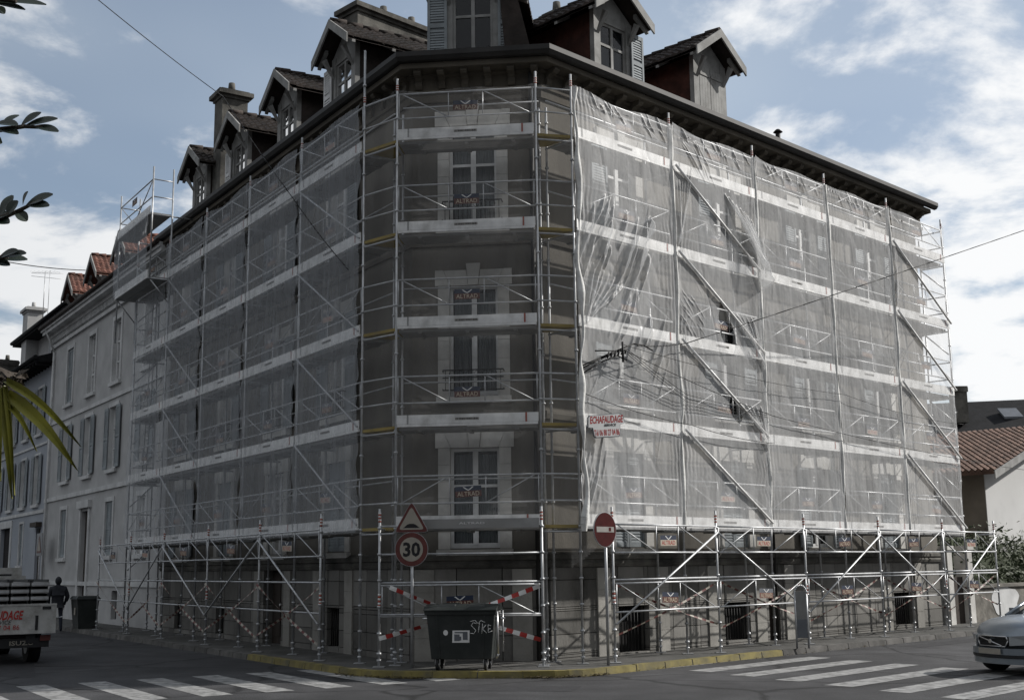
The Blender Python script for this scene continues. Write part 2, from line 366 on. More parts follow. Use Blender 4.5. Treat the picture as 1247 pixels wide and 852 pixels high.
stripe((6.45, 18.3), (2.6, 2.9), 9, .13, .010)
struct(mk, 'crosswalk', 'roadpaint')
pt_ = MB()
for pts in ([(-1.6, 20.6), (.9, 20.2), (1.1, 21.0), (-1.4, 21.5)], [(-10.5, 24.5), (-9.2, 24.0), (-11.2, 29.0), (-12.3, 28.6)], [(9.5, 29.2), (14.5, 34), (14.1, 34.5), (9.1, 29.7)]): pt_.poly([(x, y, .0035) for x, y in pts])
struct(pt_, 'road_patch', 'tarpatch')

# storm drain mouth in the kerb
dq = up(at(681, 820, 23.0), 0); dr = MB(); dd_ = V((C.u.x, C.u.y, 0)); dq = dq + C.n * .12
dr.hexa([up(dq + dd_ * i * .42 + C.n * j * .12, z) for z in (.004, .10) for i, j in ((-1, -1), (1, -1), (1, 1), (-1, 1))], 0)
for k in range(7): dr.hexa([up(dq + dd_ * (-.4 + k * .13 + i * .018) - C.n * (.25 + j * .13), z) for z in (.003, .012) for i, j in ((-1, -1), (1, -1), (1, 1), (-1, 1))], 1)
solo(dr, 'storm_drain', ['black', 'iron'], 'dark storm drain mouth in the yellow kerb between the bin and no entry sign', 'drain')
# weeds and leaf litter caught along the kerb
db = MB(); rd = random.Random(4)
for k in range(1500):
    i = rd.randrange(5, len(ka) - 2); q = ka[i].lerp(ka[i + 1], rd.random()); nn_ = (ka[i] - kb[i]).normalized()
    if rd.random() < .45 + .5 * NZ.noise(V((q.x * .6, q.y * .6, 3.))): continue
    p_ = q + nn_ * abs(rd.gauss(.02, .07)); z_ = .004 + rd.random() * .035; s_ = rd.uniform(.01, .035); a_ = rd.uniform(0, 6.28); d_ = V((math.cos(a_), math.sin(a_), rd.uniform(-.1, .5))); e_ = V((-d_.y, d_.x, rd.uniform(-.2, .2)))
    db.poly([up(p_, z_) - d_ * s_, up(p_, z_) + e_ * s_ * .5, up(p_, z_) + d_ * s_, up(p_, z_) - e_ * s_ * .5])
M['litter'] = mat('dry leaf litter', (.07, .055, .03), .95, var=.5, scale=9)
tag(db.build('leaf_litter', 'litter'), 'dead leaves and grit caught along the foot of the kerb', 'litter', kind='stuff')

# ------------------------------------------------------------------ corner building
bld = thing('corner_building', 'four storey brown corner building behind the scaffolding, dormers along its eaves', 'building', up(C.P(1.46, WO), 0))

def wall_front(mb, F, s0, s1, z0, z1, holes, o=WO, rev=.22, m=0, mr=0):
    ss = sorted({s0, s1, *[h[0] for h in holes], *[h[1] for h in holes]}); zz = sorted({z0, z1, *[h[2] for h in holes], *[h[3] for h in holes]})
    for a, b in zip(ss, ss[1:]):
        for c, d in zip(zz, zz[1:]):
            x, z = (a + b) / 2, (c + d) / 2
            if any(h[0] < x < h[1] and h[2] < z < h[3] for h in holes): continue
            mb.poly([F.P(a, o, c), F.P(b, o, c), F.P(b, o, d), F.P(a, o, d)], m)
    for a, b, c, d in holes:
        mb.poly([F.P(a, o, c), F.P(a, o + rev, c), F.P(a, o + rev, d), F.P(a, o, d)], mr); mb.poly([F.P(b, o, c), F.P(b, o + rev, c), F.P(b, o + rev, d), F.P(b, o, d)], mr)
        mb.poly([F.P(a, o, d), F.P(b, o, d), F.P(b, o + rev, d), F.P(a, o + rev, d)], mr); mb.poly([F.P(a, o, c), F.P(b, o, c), F.P(b, o + rev, c), F.P(a, o + rev, c)], mr)

def louvre(mb, F, s0, s1, o0, z0, z1, slats=True):
    w = .06
    mb.fbox(F, s0, s0 + w, o0, o0 + .035, z0, z1); mb.fbox(F, s1 - w, s1, o0, o0 + .035, z0, z1)
    n = 2 if z1 - z0 > 1.4 else 1; zs = [z0 + (z1 - z0) * k / n for k in range(n + 1)]
    for k in range(n + 1): 
        zc = min(max(zs[k], z0 + .05), z1 - .05); mb.fbox(F, s0 + w, s1 - w, o0 + .002, o0 + .033, zc - .05, zc + .05)
    mb.fbox(F, s0 + w, s1 - w, o0 + .031, o0 + .034, z0 + .05, z1 - .05)
    z = z0 + .13
    while z < z1 - .1:
        if slats and not any(abs(z - q) < .09 for q in zs):
            mb.hexa([F.P(s0 + w, o0 + .004, z - .03), F.P(s1 - w, o0 + .004, z - .03), F.P(s1 - w, o0 + .012, z - .03), F.P(s0 + w, o0 + .012, z - .03),
                     F.P(s0 + w, o0 + .022, z + .025), F.P(s1 - w, o0 + .022, z + .025), F.P(s1 - w, o0 + .030, z + .025), F.P(s0 + w, o0 + .030, z + .025)])
        z += .062

def window(par, F, sc, z0, w, h, o=WO, sur='stone', jo='joinery', sh=None, shm='shutter', curtain=False, rail=False, key=True, transom=.72, simple=False, sw=.24):
    """casement: frame with pane, stone surround, sill, shutters ('open', 'closed', 'half'), curtain and iron rail as sub-parts"""
    s0, s1, z1 = sc - w / 2, sc + w / 2, z0 + h
    f = MB(); of = o + .12
    t = .065
    f.fbox(F, s0, s0 + t, of, of + .06, z0, z1); f.fbox(F, s1 - t, s1, of, of + .06, z0, z1)
    f.fbox(F, s0 + t, s1 - t, of, of + .06, z1 - t, z1); f.fbox(F, s0 + t, s1 - t, of, of + .06, z0, z0 + t * 1.6)
    f.fbox(F, sc - .055, sc + .055, of - .012, of + .05, z0 + t, z1 - t)
    for q in ((transom,) if not simple else (.33, .66)):
        zc = z0 + h * q; f.fbox(F, s0 + t, sc - .055, of + .004, of + .05, zc - .03, zc + .03); f.fbox(F, sc + .055, s1 - t, of + .004, of + .05, zc - .03, zc + .03)
    W = f.build('window', jo, par)
    p = MB(); p.poly([F.P(s0 + t, of + .03, z0 + t), F.P(s1 - t, of + .03, z0 + t), F.P(s1 - t, of + .03, z1 - t), F.P(s0 + t, of + .03, z1 - t)]); p.build('pane', 'glass', W)
    bk = MB(); bk.fbox(F, s0 - .02, s1 + .02, of + .6, of + .63, z0 - .02, z1 + .02)
    for a in (s0 - .03, s1): bk.fbox(F, a, a + .03, of + .12, of + .6, z0, z1)
    bk.fbox(F, s0, s1, of + .12, of + .6, z1, z1 + .03); bk.fbox(F, s0, s1, of + .12, of + .6, z0 - .03, z0)
    bk.build('dark_room', 'room', W)
    if curtain:
        c = MB(); n = 40; zb = z0 + .1
        for a, b in ((s0 + .08, sc - .06), (sc + .06, s1 - .08)):
            pts = [(a + (b - a) * k / n, .02 * math.sin(k * 1.35) + .008 * math.sin(k * 3.1)) for k in range(n + 1)]
            for (x0, d0), (x1, d1) in zip(pts, pts[1:]):
                c.poly([F.P(x0, of + .12 + d0, zb), F.P(x1, of + .12 + d1, zb), F.P(x1, of + .12 + d1, z1 - .12), F.P(x0, of + .12 + d0, z1 - .12)], 0, True)
        c.build('curtain', 'curtain', W)
    if sur:
        q = MB(); e = sw
        n = 6 if sur == 'stone' else 1
        for k in range(n):
            za, zb = z0 - .02 + (z1 - z0 + .02) * k / n, z0 - .02 + (z1 - z0 + .02) * (k + 1) / n
            ex = .0 if (k % 2 or n == 1) else .0
            q.fbox(F, s0 - e - ex, s0 + .004, o - .035, o + .12, za + .004, zb - .003); q.fbox(F, s1 - .004, s1 + e + ex, o - .035, o + .12, za + .004, zb - .003)
        if key:
            q.fprism(F, [(s0 - e - .06, z1 + .003), (s0 + .02, z1 + .003), (s0 - .13, z1 + .34), (s0 - e - .06, z1 + .34)], o - .045, o + .1)
            q.fprism(F, [(s1 - .02, z1 + .003), (s1 + e + .06, z1 + .003), (s1 + e + .06, z1 + .34), (s1 + .13, z1 + .34)], o - .045, o + .1)
            q.fprism(F, [(s0 + .03, z1 + .003), (sc - .11, z1 + .003), (sc - .15, z1 + .335), (s0 - .12, z1 + .335)], o - .038, o + .1)
            q.fprism(F, [(sc + .11, z1 + .003), (s1 - .03, z1 + .003), (s1 + .12, z1 + .335), (sc + .15, z1 + .335)], o - .038, o + .1)
            q.fprism(F, [(sc - .10, z1 + .003), (sc + .10, z1 + .003), (sc + .15, z1 + .47), (sc - .15, z1 + .47)], o - .08, o + .1)
        else:
            q.fbox(F, s0 - e, s1 + e, o - .033, o + .12, z1 + .001, z1 + e)
        q.build('surround', sur, W)
        sl = MB(); sl.fbox(F, s0 - e - .03, s1 + e + .03, o - .11, o + .15, z0 - .16, z0 - .025); sl.build('sill', sur, W)
    if sh:
        hw = w / 2
        if sh == 'closed':
            for a, b in ((s0 + .012, sc - .006), (sc + .006, s1 - .012)):
                m_ = MB(); louvre(m_, F, a, b, o + .03, z0 + .01, z1 - .01); m_.build('shutter', shm, W)
        else:
            sides = (-1, 1) if sh == 'open' else ((-1,) if sh == 'left' else (1,))
            for d in sides:
                a = s0 - hw - .02 if d < 0 else s1 + .02
                m_ = MB(); louvre(m_, F, a, a + hw, o - .09, z0 + .01, z1 - .01); m_.build('shutter', shm, W)
    if rail:
        r = MB(); ro = o - .16
        for zz in (z0 + .1, z0 + .36, z0 + .52): r.tube(F.P(s0 - .12, ro, zz), F.P(s1 + .12, ro, zz), .014, 6)
        for k in range(13):
            x = s0 - .06 + (w + .12) * k / 12; r.tube(F.P(x, ro, z0 + .1), F.P(x, ro, z0 + .52), .008, 5)
        for x in (s0 - .12, s1 + .12): 
            for zz in (z0 + .12, z0 + .5): r.tube(F.P(x, ro, zz), F.P(x, o + .02, zz), .012, 5)
        for k in range(6):
            x = s0 + .08 + (w - .16) * k / 5
            ring = [F.P(x + .06 * math.cos(t), ro, z0 + .44 + .06 * math.sin(t)) for t in [j * math.pi / 5 for j in range(11)]]
            r.path(ring, .006, 4)
        r.build('balcony_rail', 'iron', W)
    return W

LCOL = [3.45, 7.1, 10.9, 14.6]; RCOL = [2.75, 6.65, 10.4, 14.0]; CS = 1.46
rows = [(2.36, 2.05, False), (5.5, 2.35, True), (9.15, 2.25, True)]      # sill, height
def holes(cols): return [(c - .52, c + .52, z, z + h) for c in cols for z, h, _ in rows]
lc, rc = outline(WO)[1], outline(WO)[2]
slc, src = (lc - L.P(0)).dot(L.u), (rc - R.P(0)).dot(R.u)
sc0, sc1 = (lc - C.P(0)).dot(C.u), (rc - C.P(0)).dot(C.u)
w = MB()
ventsL = [(3.45, .25, 1.1), (10.9, .25, 1.0), (14.6, .25, 1.0)]; ventsR = [(2.73, .16, 1.12), (6.5, .22, 1.08), (14.4, .25, 1.12)]
hl = holes(LCOL); hl = [h for h in hl]
wall_front(w, L, slc, SL, 2.1, 12.6, hl); wall_front(w, R, src, SR, 2.1, 12.6, holes(RCOL)); wall_front(w, C, sc0, sc1, 2.1, 12.6, holes([CS]))
o_ = outline(WO)
for a, b in ((3, 4), (4, 5), (5, 0)): w.poly([up(o_[a], 0), up(o_[b], 0), up(o_[b], 12.9), up(o_[a], 12.9)])
w.build('wall', ['stucco'], bld)
# plinth: rusticated slabs with open joints
def slabs(F, s0, s1, holes_, o=WO - .06):
    pl = MB()
    zs = [.1, .62, 1.16, 1.7, 1.96]; n = max(1, round((s1 - s0) / .98))
    ss = sorted({s0 + (s1 - s0) * k / n for k in range(n + 1)} | {x for h in holes_ for x in (h[0], h[1])})
    zz = sorted(set(zs) | {z for h in holes_ for z in (h[2], h[3])})
    for a, b in zip(ss, ss[1:]):
        for c, d in zip(zz, zz[1:]):
            if any(h[0] < (a + b) / 2 < h[1] and h[2] < (c + d) / 2 < h[3] for h in holes_): continue
            j = random.uniform(0, .008); pl.fbox(F, a + .009, b - .009, o + j, o + .3, c + .007, d - .007)
    pl.fbox(F, s0, s1, o + .302, o + .32, .1, 1.96); pl.build('plinth', 'plinth', bld)
hvL = [(c - .32, c + .32, a, b) for c, a, b in ventsL] + [(6.5, 7.7, .1, 1.96)]
hvR = [(c - .5, c + .5, a, b) for c, a, b in ventsR] + [(7.8, 8.25, .1, 1.16)]
slabs(L, slc, SL, hvL); slabs(R, src, SR, hvR); slabs(C, sc0, sc1, [])
for F, xs in ((C, (.42, 2.42)), (R, (1.75, 3.7, 5.55, 7.45, 8.7, 13.5, 15.3)), (L, (2.6, 4.3, 6.1, 8.1))):
    for x in xs:
        q = MB()
        for k in range(4): q.fbox(F, x - .2, x + .2, WO - .09, WO + .1, .12 + k * .455, .12 + (k + 1) * .455 - .006)
        q.build('pilaster', 'pilaster', bld)
for F, hv, nm in ((L, ventsL, .32), (R, ventsR, .5)):
    for c, a, b in hv:
        v_ = MB(); v_.fbox(F, c - nm, c + nm, WO + .2, WO + .23, a, b, 1)
        k = c - nm + .08
        while k < c + nm: v_.tube(F.P(k, WO + .06, a), F.P(k, WO + .06, b), .012, 6, 0); k += .11
        v_.build('basement_grille', ['iron', 'room'], bld)
v_ = MB(); v_.fbox(R, 7.8, 8.25, WO + .16, WO + .2, .1, 1.16); v_.build('cellar_door', 'woodoor', bld)
d_ = MB(); d_.fbox(L, 6.5, 7.7, WO + .2, WO + .26, .1, 2.1)
for k in range(2): d_.fbox(L, 6.56 + k * .58, 7.06 + k * .58, WO + .18, WO + .2, .3, 1.9)
dd = d_.build('door', 'woodoor', bld); h_ = MB(); h_.tube(L.P(7.0, WO + .1, 1.1), L.P(7.0, WO + .19, 1.1), .03, 10); h_.build('handle', 'chrome', dd)

def sweep(mb, prof, ends=(0, 0), m=0):
    """prof: list of (o, z) swept round the three street fronts"""
    A = [outline(o, ends[0], ends[1])[:4] for o, z in prof]
    for i in range(len(prof) - 1):
        for k in range(3):
            mb.poly([up(A[i][k], prof[i][1]), up(A[i][k + 1], prof[i][1]), up(A[i + 1][k + 1], prof[i + 1][1]), up(A[i + 1][k], prof[i + 1][1])], m)
    for k in (0, 3): mb.poly([up(A[i][k], prof[i][1]) for i in range(len(prof))], m)
m1 = MB(); sweep(m1, [(WO + .1, 1.96), (WO - .10, 1.96), (WO - .13, 2.03), (WO - .09, 2.10), (WO - .14, 2.12), (WO - .14, 2.2), (WO - .02, 2.27), (WO + .1, 2.27)])
m1.build('plinth_moulding', 'moulding', bld)
m1 = MB(); sweep(m1, [(WO + .1, 4.98), (WO - .05, 4.98), (WO - .08, 5.08), (WO - .08, 5.14), (WO + .1, 5.18)]); sweep(m1, [(WO + .1, 8.72), (WO - .05, 8.72), (WO - .08, 8.8), (WO - .08, 8.86), (WO + .1, 8.9)])
m1.build('string_course', 'stucco', bld)
cn = MB(); EO = .55
sweep(cn, [(WO + .1, 11.95), (WO - .06, 11.95), (WO - .06, 12.12), (WO - .1, 12.15), (WO - .1, 12.22), (WO - .03, 12.24), (WO - .03, 12.52), (WO - .1, 12.55), (WO - .1, 12.6), (WO - .40, 12.62), (WO - .40, 12.74), (WO + .1, 12.76)], (.35, .35))
for F, a, b in ((L, slc + .2, SL), (R, src + .2, SR), (C, sc0 + .15, sc1 - .1)):
    n = round((b - a) / .56)
    for k in range(n + 1):
        x = a + (b - a) * k / n
        pf = [(WO, 12.24), (WO - .07, 12.26), (WO - .11, 12.33), (WO - .1, 12.43), (WO - .17, 12.49), (WO - .29, 12.50), (WO - .34, 12.55), (WO - .33, 12.615), (WO, 12.615)]
        cn.prism([F.P(x - .075, o_c, z) for o_c, z in pf], [F.P(x + .075, o_c, z) for o_c, z in pf])
cn.build('cornice', 'cornice', bld)
gt = MB(); sweep(gt, [(WO - .42, 12.745), (WO - .50, 12.76), (WO - .56, 12.84), (WO - .56, 12.95), (WO - .53, 12.95), (WO - .50, 12.86), (WO - .3, 12.82)], (.55, .55)); gt.build('gutter', 'zinc', bld)
# low roof: from the eaves up to a flat-topped inner polygon
rf = MB(); A = outline(WO - .5, .5, .5); B = outline(WO + 4.2, -4.2, -4.2, 10.)
B = [L.P(SL - 4, WO + 4.4), outline(WO + 4.4)[1], outline(WO + 4.4)[2], R.P(SR - 4, WO + 4.4)]
for k in range(3):
    n = 60 if k != 1 else 14
    for i in range(n):                                     # rows of channel tiles give the eaves an uneven edge
        t0, t1 = i / n, (i + 1) / n
        a0, a1, b0, b1 = A[k].lerp(A[k + 1], t0), A[k].lerp(A[k + 1], t1), B[k].lerp(B[k + 1], t0), B[k].lerp(B[k + 1], t1)
        rz = .03 * math.sin(i * 2.1) ; am, bm = (a0 + a1) / 2, (b0 + b1) / 2
        rf.poly([up(a0, 12.93), up(am, 12.985), up(bm, 14.4), up(b0, 14.34)]); rf.poly([up(am, 12.985), up(a1, 12.93), up(b1, 14.34), up(bm, 14.4)])
rf.poly([up(p, 14.34) for p in B] + [up(A[4].lerp(B[3], .6), 14.3), up(A[5].lerp(B[0], .6), 14.3)])
rf.poly([up(A[3], 12.93), up(A[4], 12.93), up(A[4].lerp(B[3], .6), 14.3), up(B[3], 14.34)]); rf.poly([up(A[0], 12.93), up(A[5], 12.93), up(A[5].lerp(B[0], .6), 14.3), up(B[0], 14.34)])
rf.poly([up(A[4], 12.93), up(A[5], 12.93), up(A[5].lerp(B[0], .6), 14.3), up(A[4].lerp(B[3], .6), 14.3)])
roof = rf.build('roof', 'tile', bld)

def dormer(par, F, c, zb, fw=.56, hw=1.02, ze=14.62, za=15.36, of=1.25, og=.85, deep=6.2, roofm='tile', cheekm='cheek', shut='open', big=False):
    """roof dormer: tiled cheeks, casement with shutters, gabled roof on brackets with painted barge boards"""
    b = MB()
    b.fbox(F, c - fw - .1, c - fw, of, of + deep * .9, zb, ze + .1); b.fbox(F, c + fw, c + fw + .1, of, of + deep * .9, zb, ze + .1)
    D = b.build('dormer', cheekm, par)
    fr = MB(); wh = ze - .12 - zb
    fr.fbox(F, c - fw - .12, c - fw + .1, of - .03, of + .1, zb, ze + .12); fr.fbox(F, c + fw - .1, c + fw + .12, of - .03, of + .1, zb, ze + .12)
    k = fw * (za - ze) / hw
    fr.fprism(F, [(c - fw - .1, ze - .1), (c + fw + .1, ze - .1), (c + fw + .1, ze + .14), (c, za - .12), (c - fw - .1, ze + .14)], of - .01, of + .08)
    fr.build('dormer_front', 'barge', D)
    wn = MB(); a0, a1, z0, z1 = c - fw + .1, c + fw - .1, zb + .02, ze - .1
    for x in (a0, c - .04, a1 - .06): wn.fbox(F, x, x + (.08 if x == c - .04 else .06), of + .02, of + .07, z0, z1)
    for z in (z0, z0 + (z1 - z0) * .62, z1 - .06): wn.fbox(F, a0 + .06, a1 - .06, of + .025, of + .065, z, z + .06)
    wn.build('casement', 'barge', D)
    p = MB(); p.poly([F.P(a0, of + .05, z0), F.P(a1, of + .05, z0), F.P(a1, of + .05, z1), F.P(a0, of + .05, z1)]); p.build('pane', 'glass', D)
    r2 = MB(); r2.fbox(F, a0, a1, of + .5, of + .53, z0, z1); r2.build('dark_room', 'room', D)
    if shut == 'closed':
        for d in (-1, 1):
            m_ = MB(); x0_, x1_ = (a0 + .01, c - .008) if d < 0 else (c + .008, a1 - .01)
            for k in range(4): xa = x0_ + (x1_ - x0_) * k / 4; m_.fbox(F, xa + .003, xa + (x1_ - x0_) / 4 - .003, of - .035, of - .012, z0 + .01, z1 - .01)
            for zz in (z0 + .2, z1 - .25): m_.fbox(F, x0_ + .02, x1_ - .02, of - .055, of - .036, zz, zz + .07)
            m_.build('shutter', 'barge', D)
    for d in {'closed': (), 'open': (-1, 1), 'left': (-1,), 'right': (1,), 'none': ()}[shut]:
        m_ = MB(); x = c - fw - .02 - .44 if d < 0 else c + fw + .02
        louvre(m_, F, x, x + .44, of - .1, zb + .05, ze - .12); m_.build('shutter', 'joinery' if F is L else 'shutter', D)
    # roof
    rr = MB(); t = .09
    for d in (-1, 1):
        e0, e1 = F.P(c + d * hw, og, ze), F.P(c + d * hw, og + deep, ze); r0, r1 = F.P(c, og, za), F.P(c, og + deep, za)
        nc, nr_ = round(deep / .21), 6
        for q in range(nr_):
            h0, h1 = q / nr_, (q + 1) / nr_
            for i in range(nc):
                q0, q1 = i / nc, (i + 1) / nc; qm = (q0 + q1) / 2; jz = random.uniform(-.012, .012)
                pt = lambda a_, h_: e0.lerp(e1, a_).lerp(r0.lerp(r1, a_), h_)
                lo, hi = V((0, 0, t + .03 + jz)), V((0, 0, t + .002 + jz)); lm, hm = V((0, 0, t + .085 + jz)), V((0, 0, t + .055 + jz))
                rr.poly([pt(q0, h0) + lo, pt(qm, h0) + lm, pt(qm, h1) + hm, pt(q0, h1) + hi]); rr.poly([pt(qm, h0) + lm, pt(q1, h0) + lo, pt(q1, h1) + hi, pt(qm, h1) + hm])
                rr.poly([pt(q0, h0) + lo - V((0, 0, .04)), pt(q1, h0) + lo - V((0, 0, .04)), pt(q1, h0) + lo, pt(qm, h0) + lm, pt(q0, h0) + lo])
        rr.poly([e0, e1, r1, r0]); rr.poly([e0, r0, r0 + V((0, 0, t)), e0 + V((0, 0, t))]); rr.poly([e1, r1, r1 + V((0, 0, t)), e1 + V((0, 0, t))])
    n = 14
    for i in range(n): rr.tube(F.P(c, og + deep * i / n, za + t + .03), F.P(c, og + deep * (i + 1) / n - .02, za + t + .05), .075, 7, 0, .09)
    rr.build('dormer_roof', roofm, D)
    bb = MB()
    for d in (-1, 1):
        x0, x1 = c + d * (hw + .03), c
        bb.fprism(F, [(x0, ze - .12), (x1, za - .10), (x1, za + .13), (x0, ze + .12)], og - .05, og - .008)
    bb.build('barge_board', 'barge', D)
    for d in (-1, 1):
        br = MB(); x = c + d * fw; br.hexa([F.P(x - .05, of - .03, ze - .45), F.P(x + .05, of - .03, ze - .45), F.P(x + .05, of, ze - .5), F.P(x - .05, of, ze - .5), F.P(x - .05, og + .05, ze - .02), F.P(x + .05, og + .05, ze - .02), F.P(x + .05, og + .15, ze + .05), F.P(x - .05, og + .15, ze + .05)])
        br.build('bracket', 'barge', D)
        for q in range(5):
            yy = og + .12 + q * 1.1; rr_ = MB(); rr_.prism([F.P(c + d * fw, yy, ze + .2), F.P(c + d * hw, yy, ze - .07), F.P(c + d * hw, yy, ze), F.P(c + d * fw, yy, ze + .3)], [F.P(c + d * fw, yy + .09, ze + .2), F.P(c + d * hw, yy + .09, ze - .07), F.P(c + d * hw, yy + .09, ze), F.P(c + d * fw, yy + .09, ze + .3)])
            if q < 2: rr_.build('rafter_end', 'barge', D)
    return D
for i, c in enumerate([3.75, 7.35, 11.0, 14.6]):
    dormer(bld, L, c, 13.0, shut=('right', 'none', 'right', 'none')[i], roofm='tile', cheekm='tile')
for i, c in enumerate([2.85, 6.62]): dormer(bld, R, c, 13.0, shut=('right', 'closed')[i])
dormer(bld, C, CS, 12.95, fw=.55, hw=1.15, ze=14.75, za=15.7, deep=5, shut='open', cheekm='tile')
# steep dark hip flanking the corner dormer, on its right
hp = MB(); hp.prism([C.P(2.02, 1.1, 15.2), C.P(2.28, 1.1, 15.2), C.P(2.78, 1.0, 12.98), C.P(2.2, 1.0, 12.98)], [C.P(2.02, 2.6, 15.2), C.P(2.28, 2.6, 15.2), C.P(2.78, 2.6, 12.98), C.P(2.2, 2.6, 12.98)])
hp.build('steep_hip', 'tile', bld)

def chimney(par, c, ux, a, b, z0, z1, m='moulding', pots=2, cap=.12):
    ux = V((ux[0], ux[1], 0)).normalized(); uy = V((-ux.y, ux.x, 0)); mb = MB()
    def bx(ha, hb, za, zb): mb.hexa([up(c + ux * i * ha + uy * j * hb, z) for z in (za, zb) for i, j in ((-1, -1), (1, -1), (1, 1), (-1, 1))])
    bx(a, b, z0, z1 - .3); bx(a + .05, b + .05, z1 - .3, z1 - .2); bx(a + cap, b + cap, z1 - .2, z1 - .06); bx(a + .04, b + .04, z1 - .06, z1)
    for k in range(pots):
        p = c + ux * (a * 1.2 * ((k + .5) / pots - .5)); mb.tube(up(p, z1), up(p, z1 + .35), .13, 12, 0, .10)
    return mb.build('chimney', m, par)
p = at(281, 150, 37.2); chimney(roof, up(p, 0), (L.n.x, L.n.y), .42, .36, 13.2, 17.1, 'moulding', 1, .15)
p = at(484, 40, 33.5); chimney(roof, up(p, 0), (R.u.x, R.u.y), 1.75, .4, 13.4, at(470, 20, 33.).z, 'moulding', 2, .14)
p = at(678, 20, 30.5); chimney(roof, up(p, 0), (R.u.x, R.u.y), .26, .24, 13.4, at(678, 8, 30.).z, 'moulding', 1, .1)
p = R.P(9.3, 1.0); vt = MB(); vt.tube(up(p, 12.95), up(p, 13.42), .07, 10); vt.tube(up(p, 13.42), up(p, 13.5), .13, 10, 0, .05); vt.build('roof_vent', 'zinc', roof)

for i, c in enumerate(LCOL):
    for j, (z, h, r) in enumerate(rows):
        window(bld, L, c, z, 1.04, h, sh=[['closed', None, 'closed', 'open'], ['open', 'open', 'left', 'open'], ['left', 'open', 'open', 'left']][j][i], rail=r, transom=.7)
for i, c in enumerate(RCOL):
    for j, (z, h, r) in enumerate(rows):
        window(bld, R, c, z, 1.04, h, sh=[['closed', 'closed', 'open', 'closed'], ['left', 'open', 'open', 'left'], ['left', 'left', 'open', 'open']][j][i], rail=r, transom=.7)
for j, (z, h, r) in enumerate(rows): window(bld, C, CS, z, 1.04, h, curtain=True, rail=r, transom=.62)
# downpipes by the corner
for q, F, s_ in ((0, C, 2.75), (1, R, 8.05)):
    dp = MB(); dp.tube(F.P(s_, WO - .1, .15), F.P(s_, WO - .1, 12.5), .05, 10); dp.build('downpipe', 'zinc', bld)

# ------------------------------------------------------------------ scaffolding
def guard_mesh(b, dirs, h=.54, name='guardrail'):
    m = MB(); c = b / 2; g_ = .36
    for z in (0, h): m.tube((.03, 0, z), (b - .03, 0, z), .0185, 8)
    for x in (.06, b - .06): m.tube((x, 0, 0), (x, 0, h), .013, 6)
    for x in (c - g_, c + g_): m.tube((x, 0, 0), (x, 0, h), .011, 6)
    for (x0, x1), d in zip(((.12, c - g_), (c + g_, b - .12)), dirs):
        m.tube((x0, 0, h if d > 0 else 0), (x1, 0, 0 if d > 0 else h), .012, 6)
    return m.mesh(name, 'steel')
def plate_mesh(cols=('white', 'navy', 'maroon', 'white', 'cream')):
    m = MB(); w, t = .26, .105
    m.box((-w, -.014, -t), (w, -.008, t), 0); m.box((-w, -.017, .015), (w, -.0142, t), 1); m.box((-w, -.017, -t), (w, -.0142, .0145), 2)
    ch = [(-.11, .092), (-.085, .096), (-.03, .055), (0, .035), (.03, .055), (.085, .096), (.11, .092), (.045, .04), (0, .018), (-.045, .04)]
    m.prism([(x, -.0195, z) for x, z in ch], [(x, -.0172, z) for x, z in ch], 3)
    m.text('ALTRAD', .125, (0, -.0195, -.086), (1, 0, 0), (0, 0, 1), 4, width=.44)
    return m.mesh('sign_plate', cols)
PLATE = plate_mesh()
M['fadedred'] = mat('sun bleached red print', (.17, .085, .065), .7, var=.2, scale=9); M['fadedgrey'] = mat('sun bleached navy print', (.12, .13, .15), .7, var=.2, scale=9); M['fadedcream'] = mat('bleached ground', (.42, .37, .30), .7, var=.15, scale=7)
PLATES = [PLATE, plate_mesh(('white', 'navy', 'fadedcream', 'white', 'red')), plate_mesh(('white', 'fadedgrey', 'fadedred', 'white', 'cream'))]
def toe_mesh(b):
    m = MB(); m.box((.04, -.03, .055), (b - .04, -.006, .235), 0); m.box((.05, -.034, .0), (b - .05, .01, .05), 0)
    c = b / 2; m.box((c - .24, -.0335, .115), (c + .24, -.0305, .165), 1)
    for k in range(9): m.box((c - .2 + k * .048, -.0355, .125), (c - .2 + k * .048 + (.03 if k % 3 else .015), -.034, .155), 2)
    for x in (.25, b - .3): m.box((x, -.036, .05), (x + .035, -.0305, .235), 3 if x < 1 else 4)
    return m.mesh('toe_board', ['alu', 'label', 'black', 'deck', 'clip'])
def deck_mesh(b, w=.64):
    m = MB()
    for k in range(2):
        y0 = .03 + k * w / 2; m.box((.06, y0, -.055), (b - .06, y0 + w / 2 - .02, .0), 0)
        for q in range(3): x = b * (q + .5) / 3; m.box((x - .04, y0 + .01, -.085), (x + .04, y0 + w / 2 - .03, -.0555), 0)
    return m.mesh('deck', ['deck'])
def standard(root, p, z0, z1, name='standard', r=.0245):
    m = MB(); m.tube(up(p, z0), up(p, z1), r, 10)
    z = math.ceil((z0 - Z0) / .5) * .5 + Z0
    while z < z1: m.tube(up(p, z - .02), up(p, z + .02), r + .018, 8); z += .5 if z < 3 else 1.0
    return m.build(name, 'steel', root)
def wrap(root, p, z0, z1):
    m = MB(); n = 6
    for k in range(n): m.tube(up(p, z0 + (z1 - z0) * k / n), up(p, z0 + (z1 - z0) * (k + .9) / n), .029, 8, 0 if k % 2 == 0 else 1)
    m.build('tape_wrap', ['clip', 'white'], root)
def foot(root, p, z=.125):
    m = MB(); m.box((p.x - .11, p.y - .11, z), (p.x + .11, p.y + .11, z + .012)); m.tube(up(p, z), up(p, z + .35), .018, 8); m.tube(up(p, z + .22), up(p, z + .27), .045, 8); m.build('base_plate', 'steel', root)
def tube_part(root, name, a, b, r=.024, mt='steel'):
    m = MB(); m.tube(a, b, r, 8); return m.build(name, mt, root)

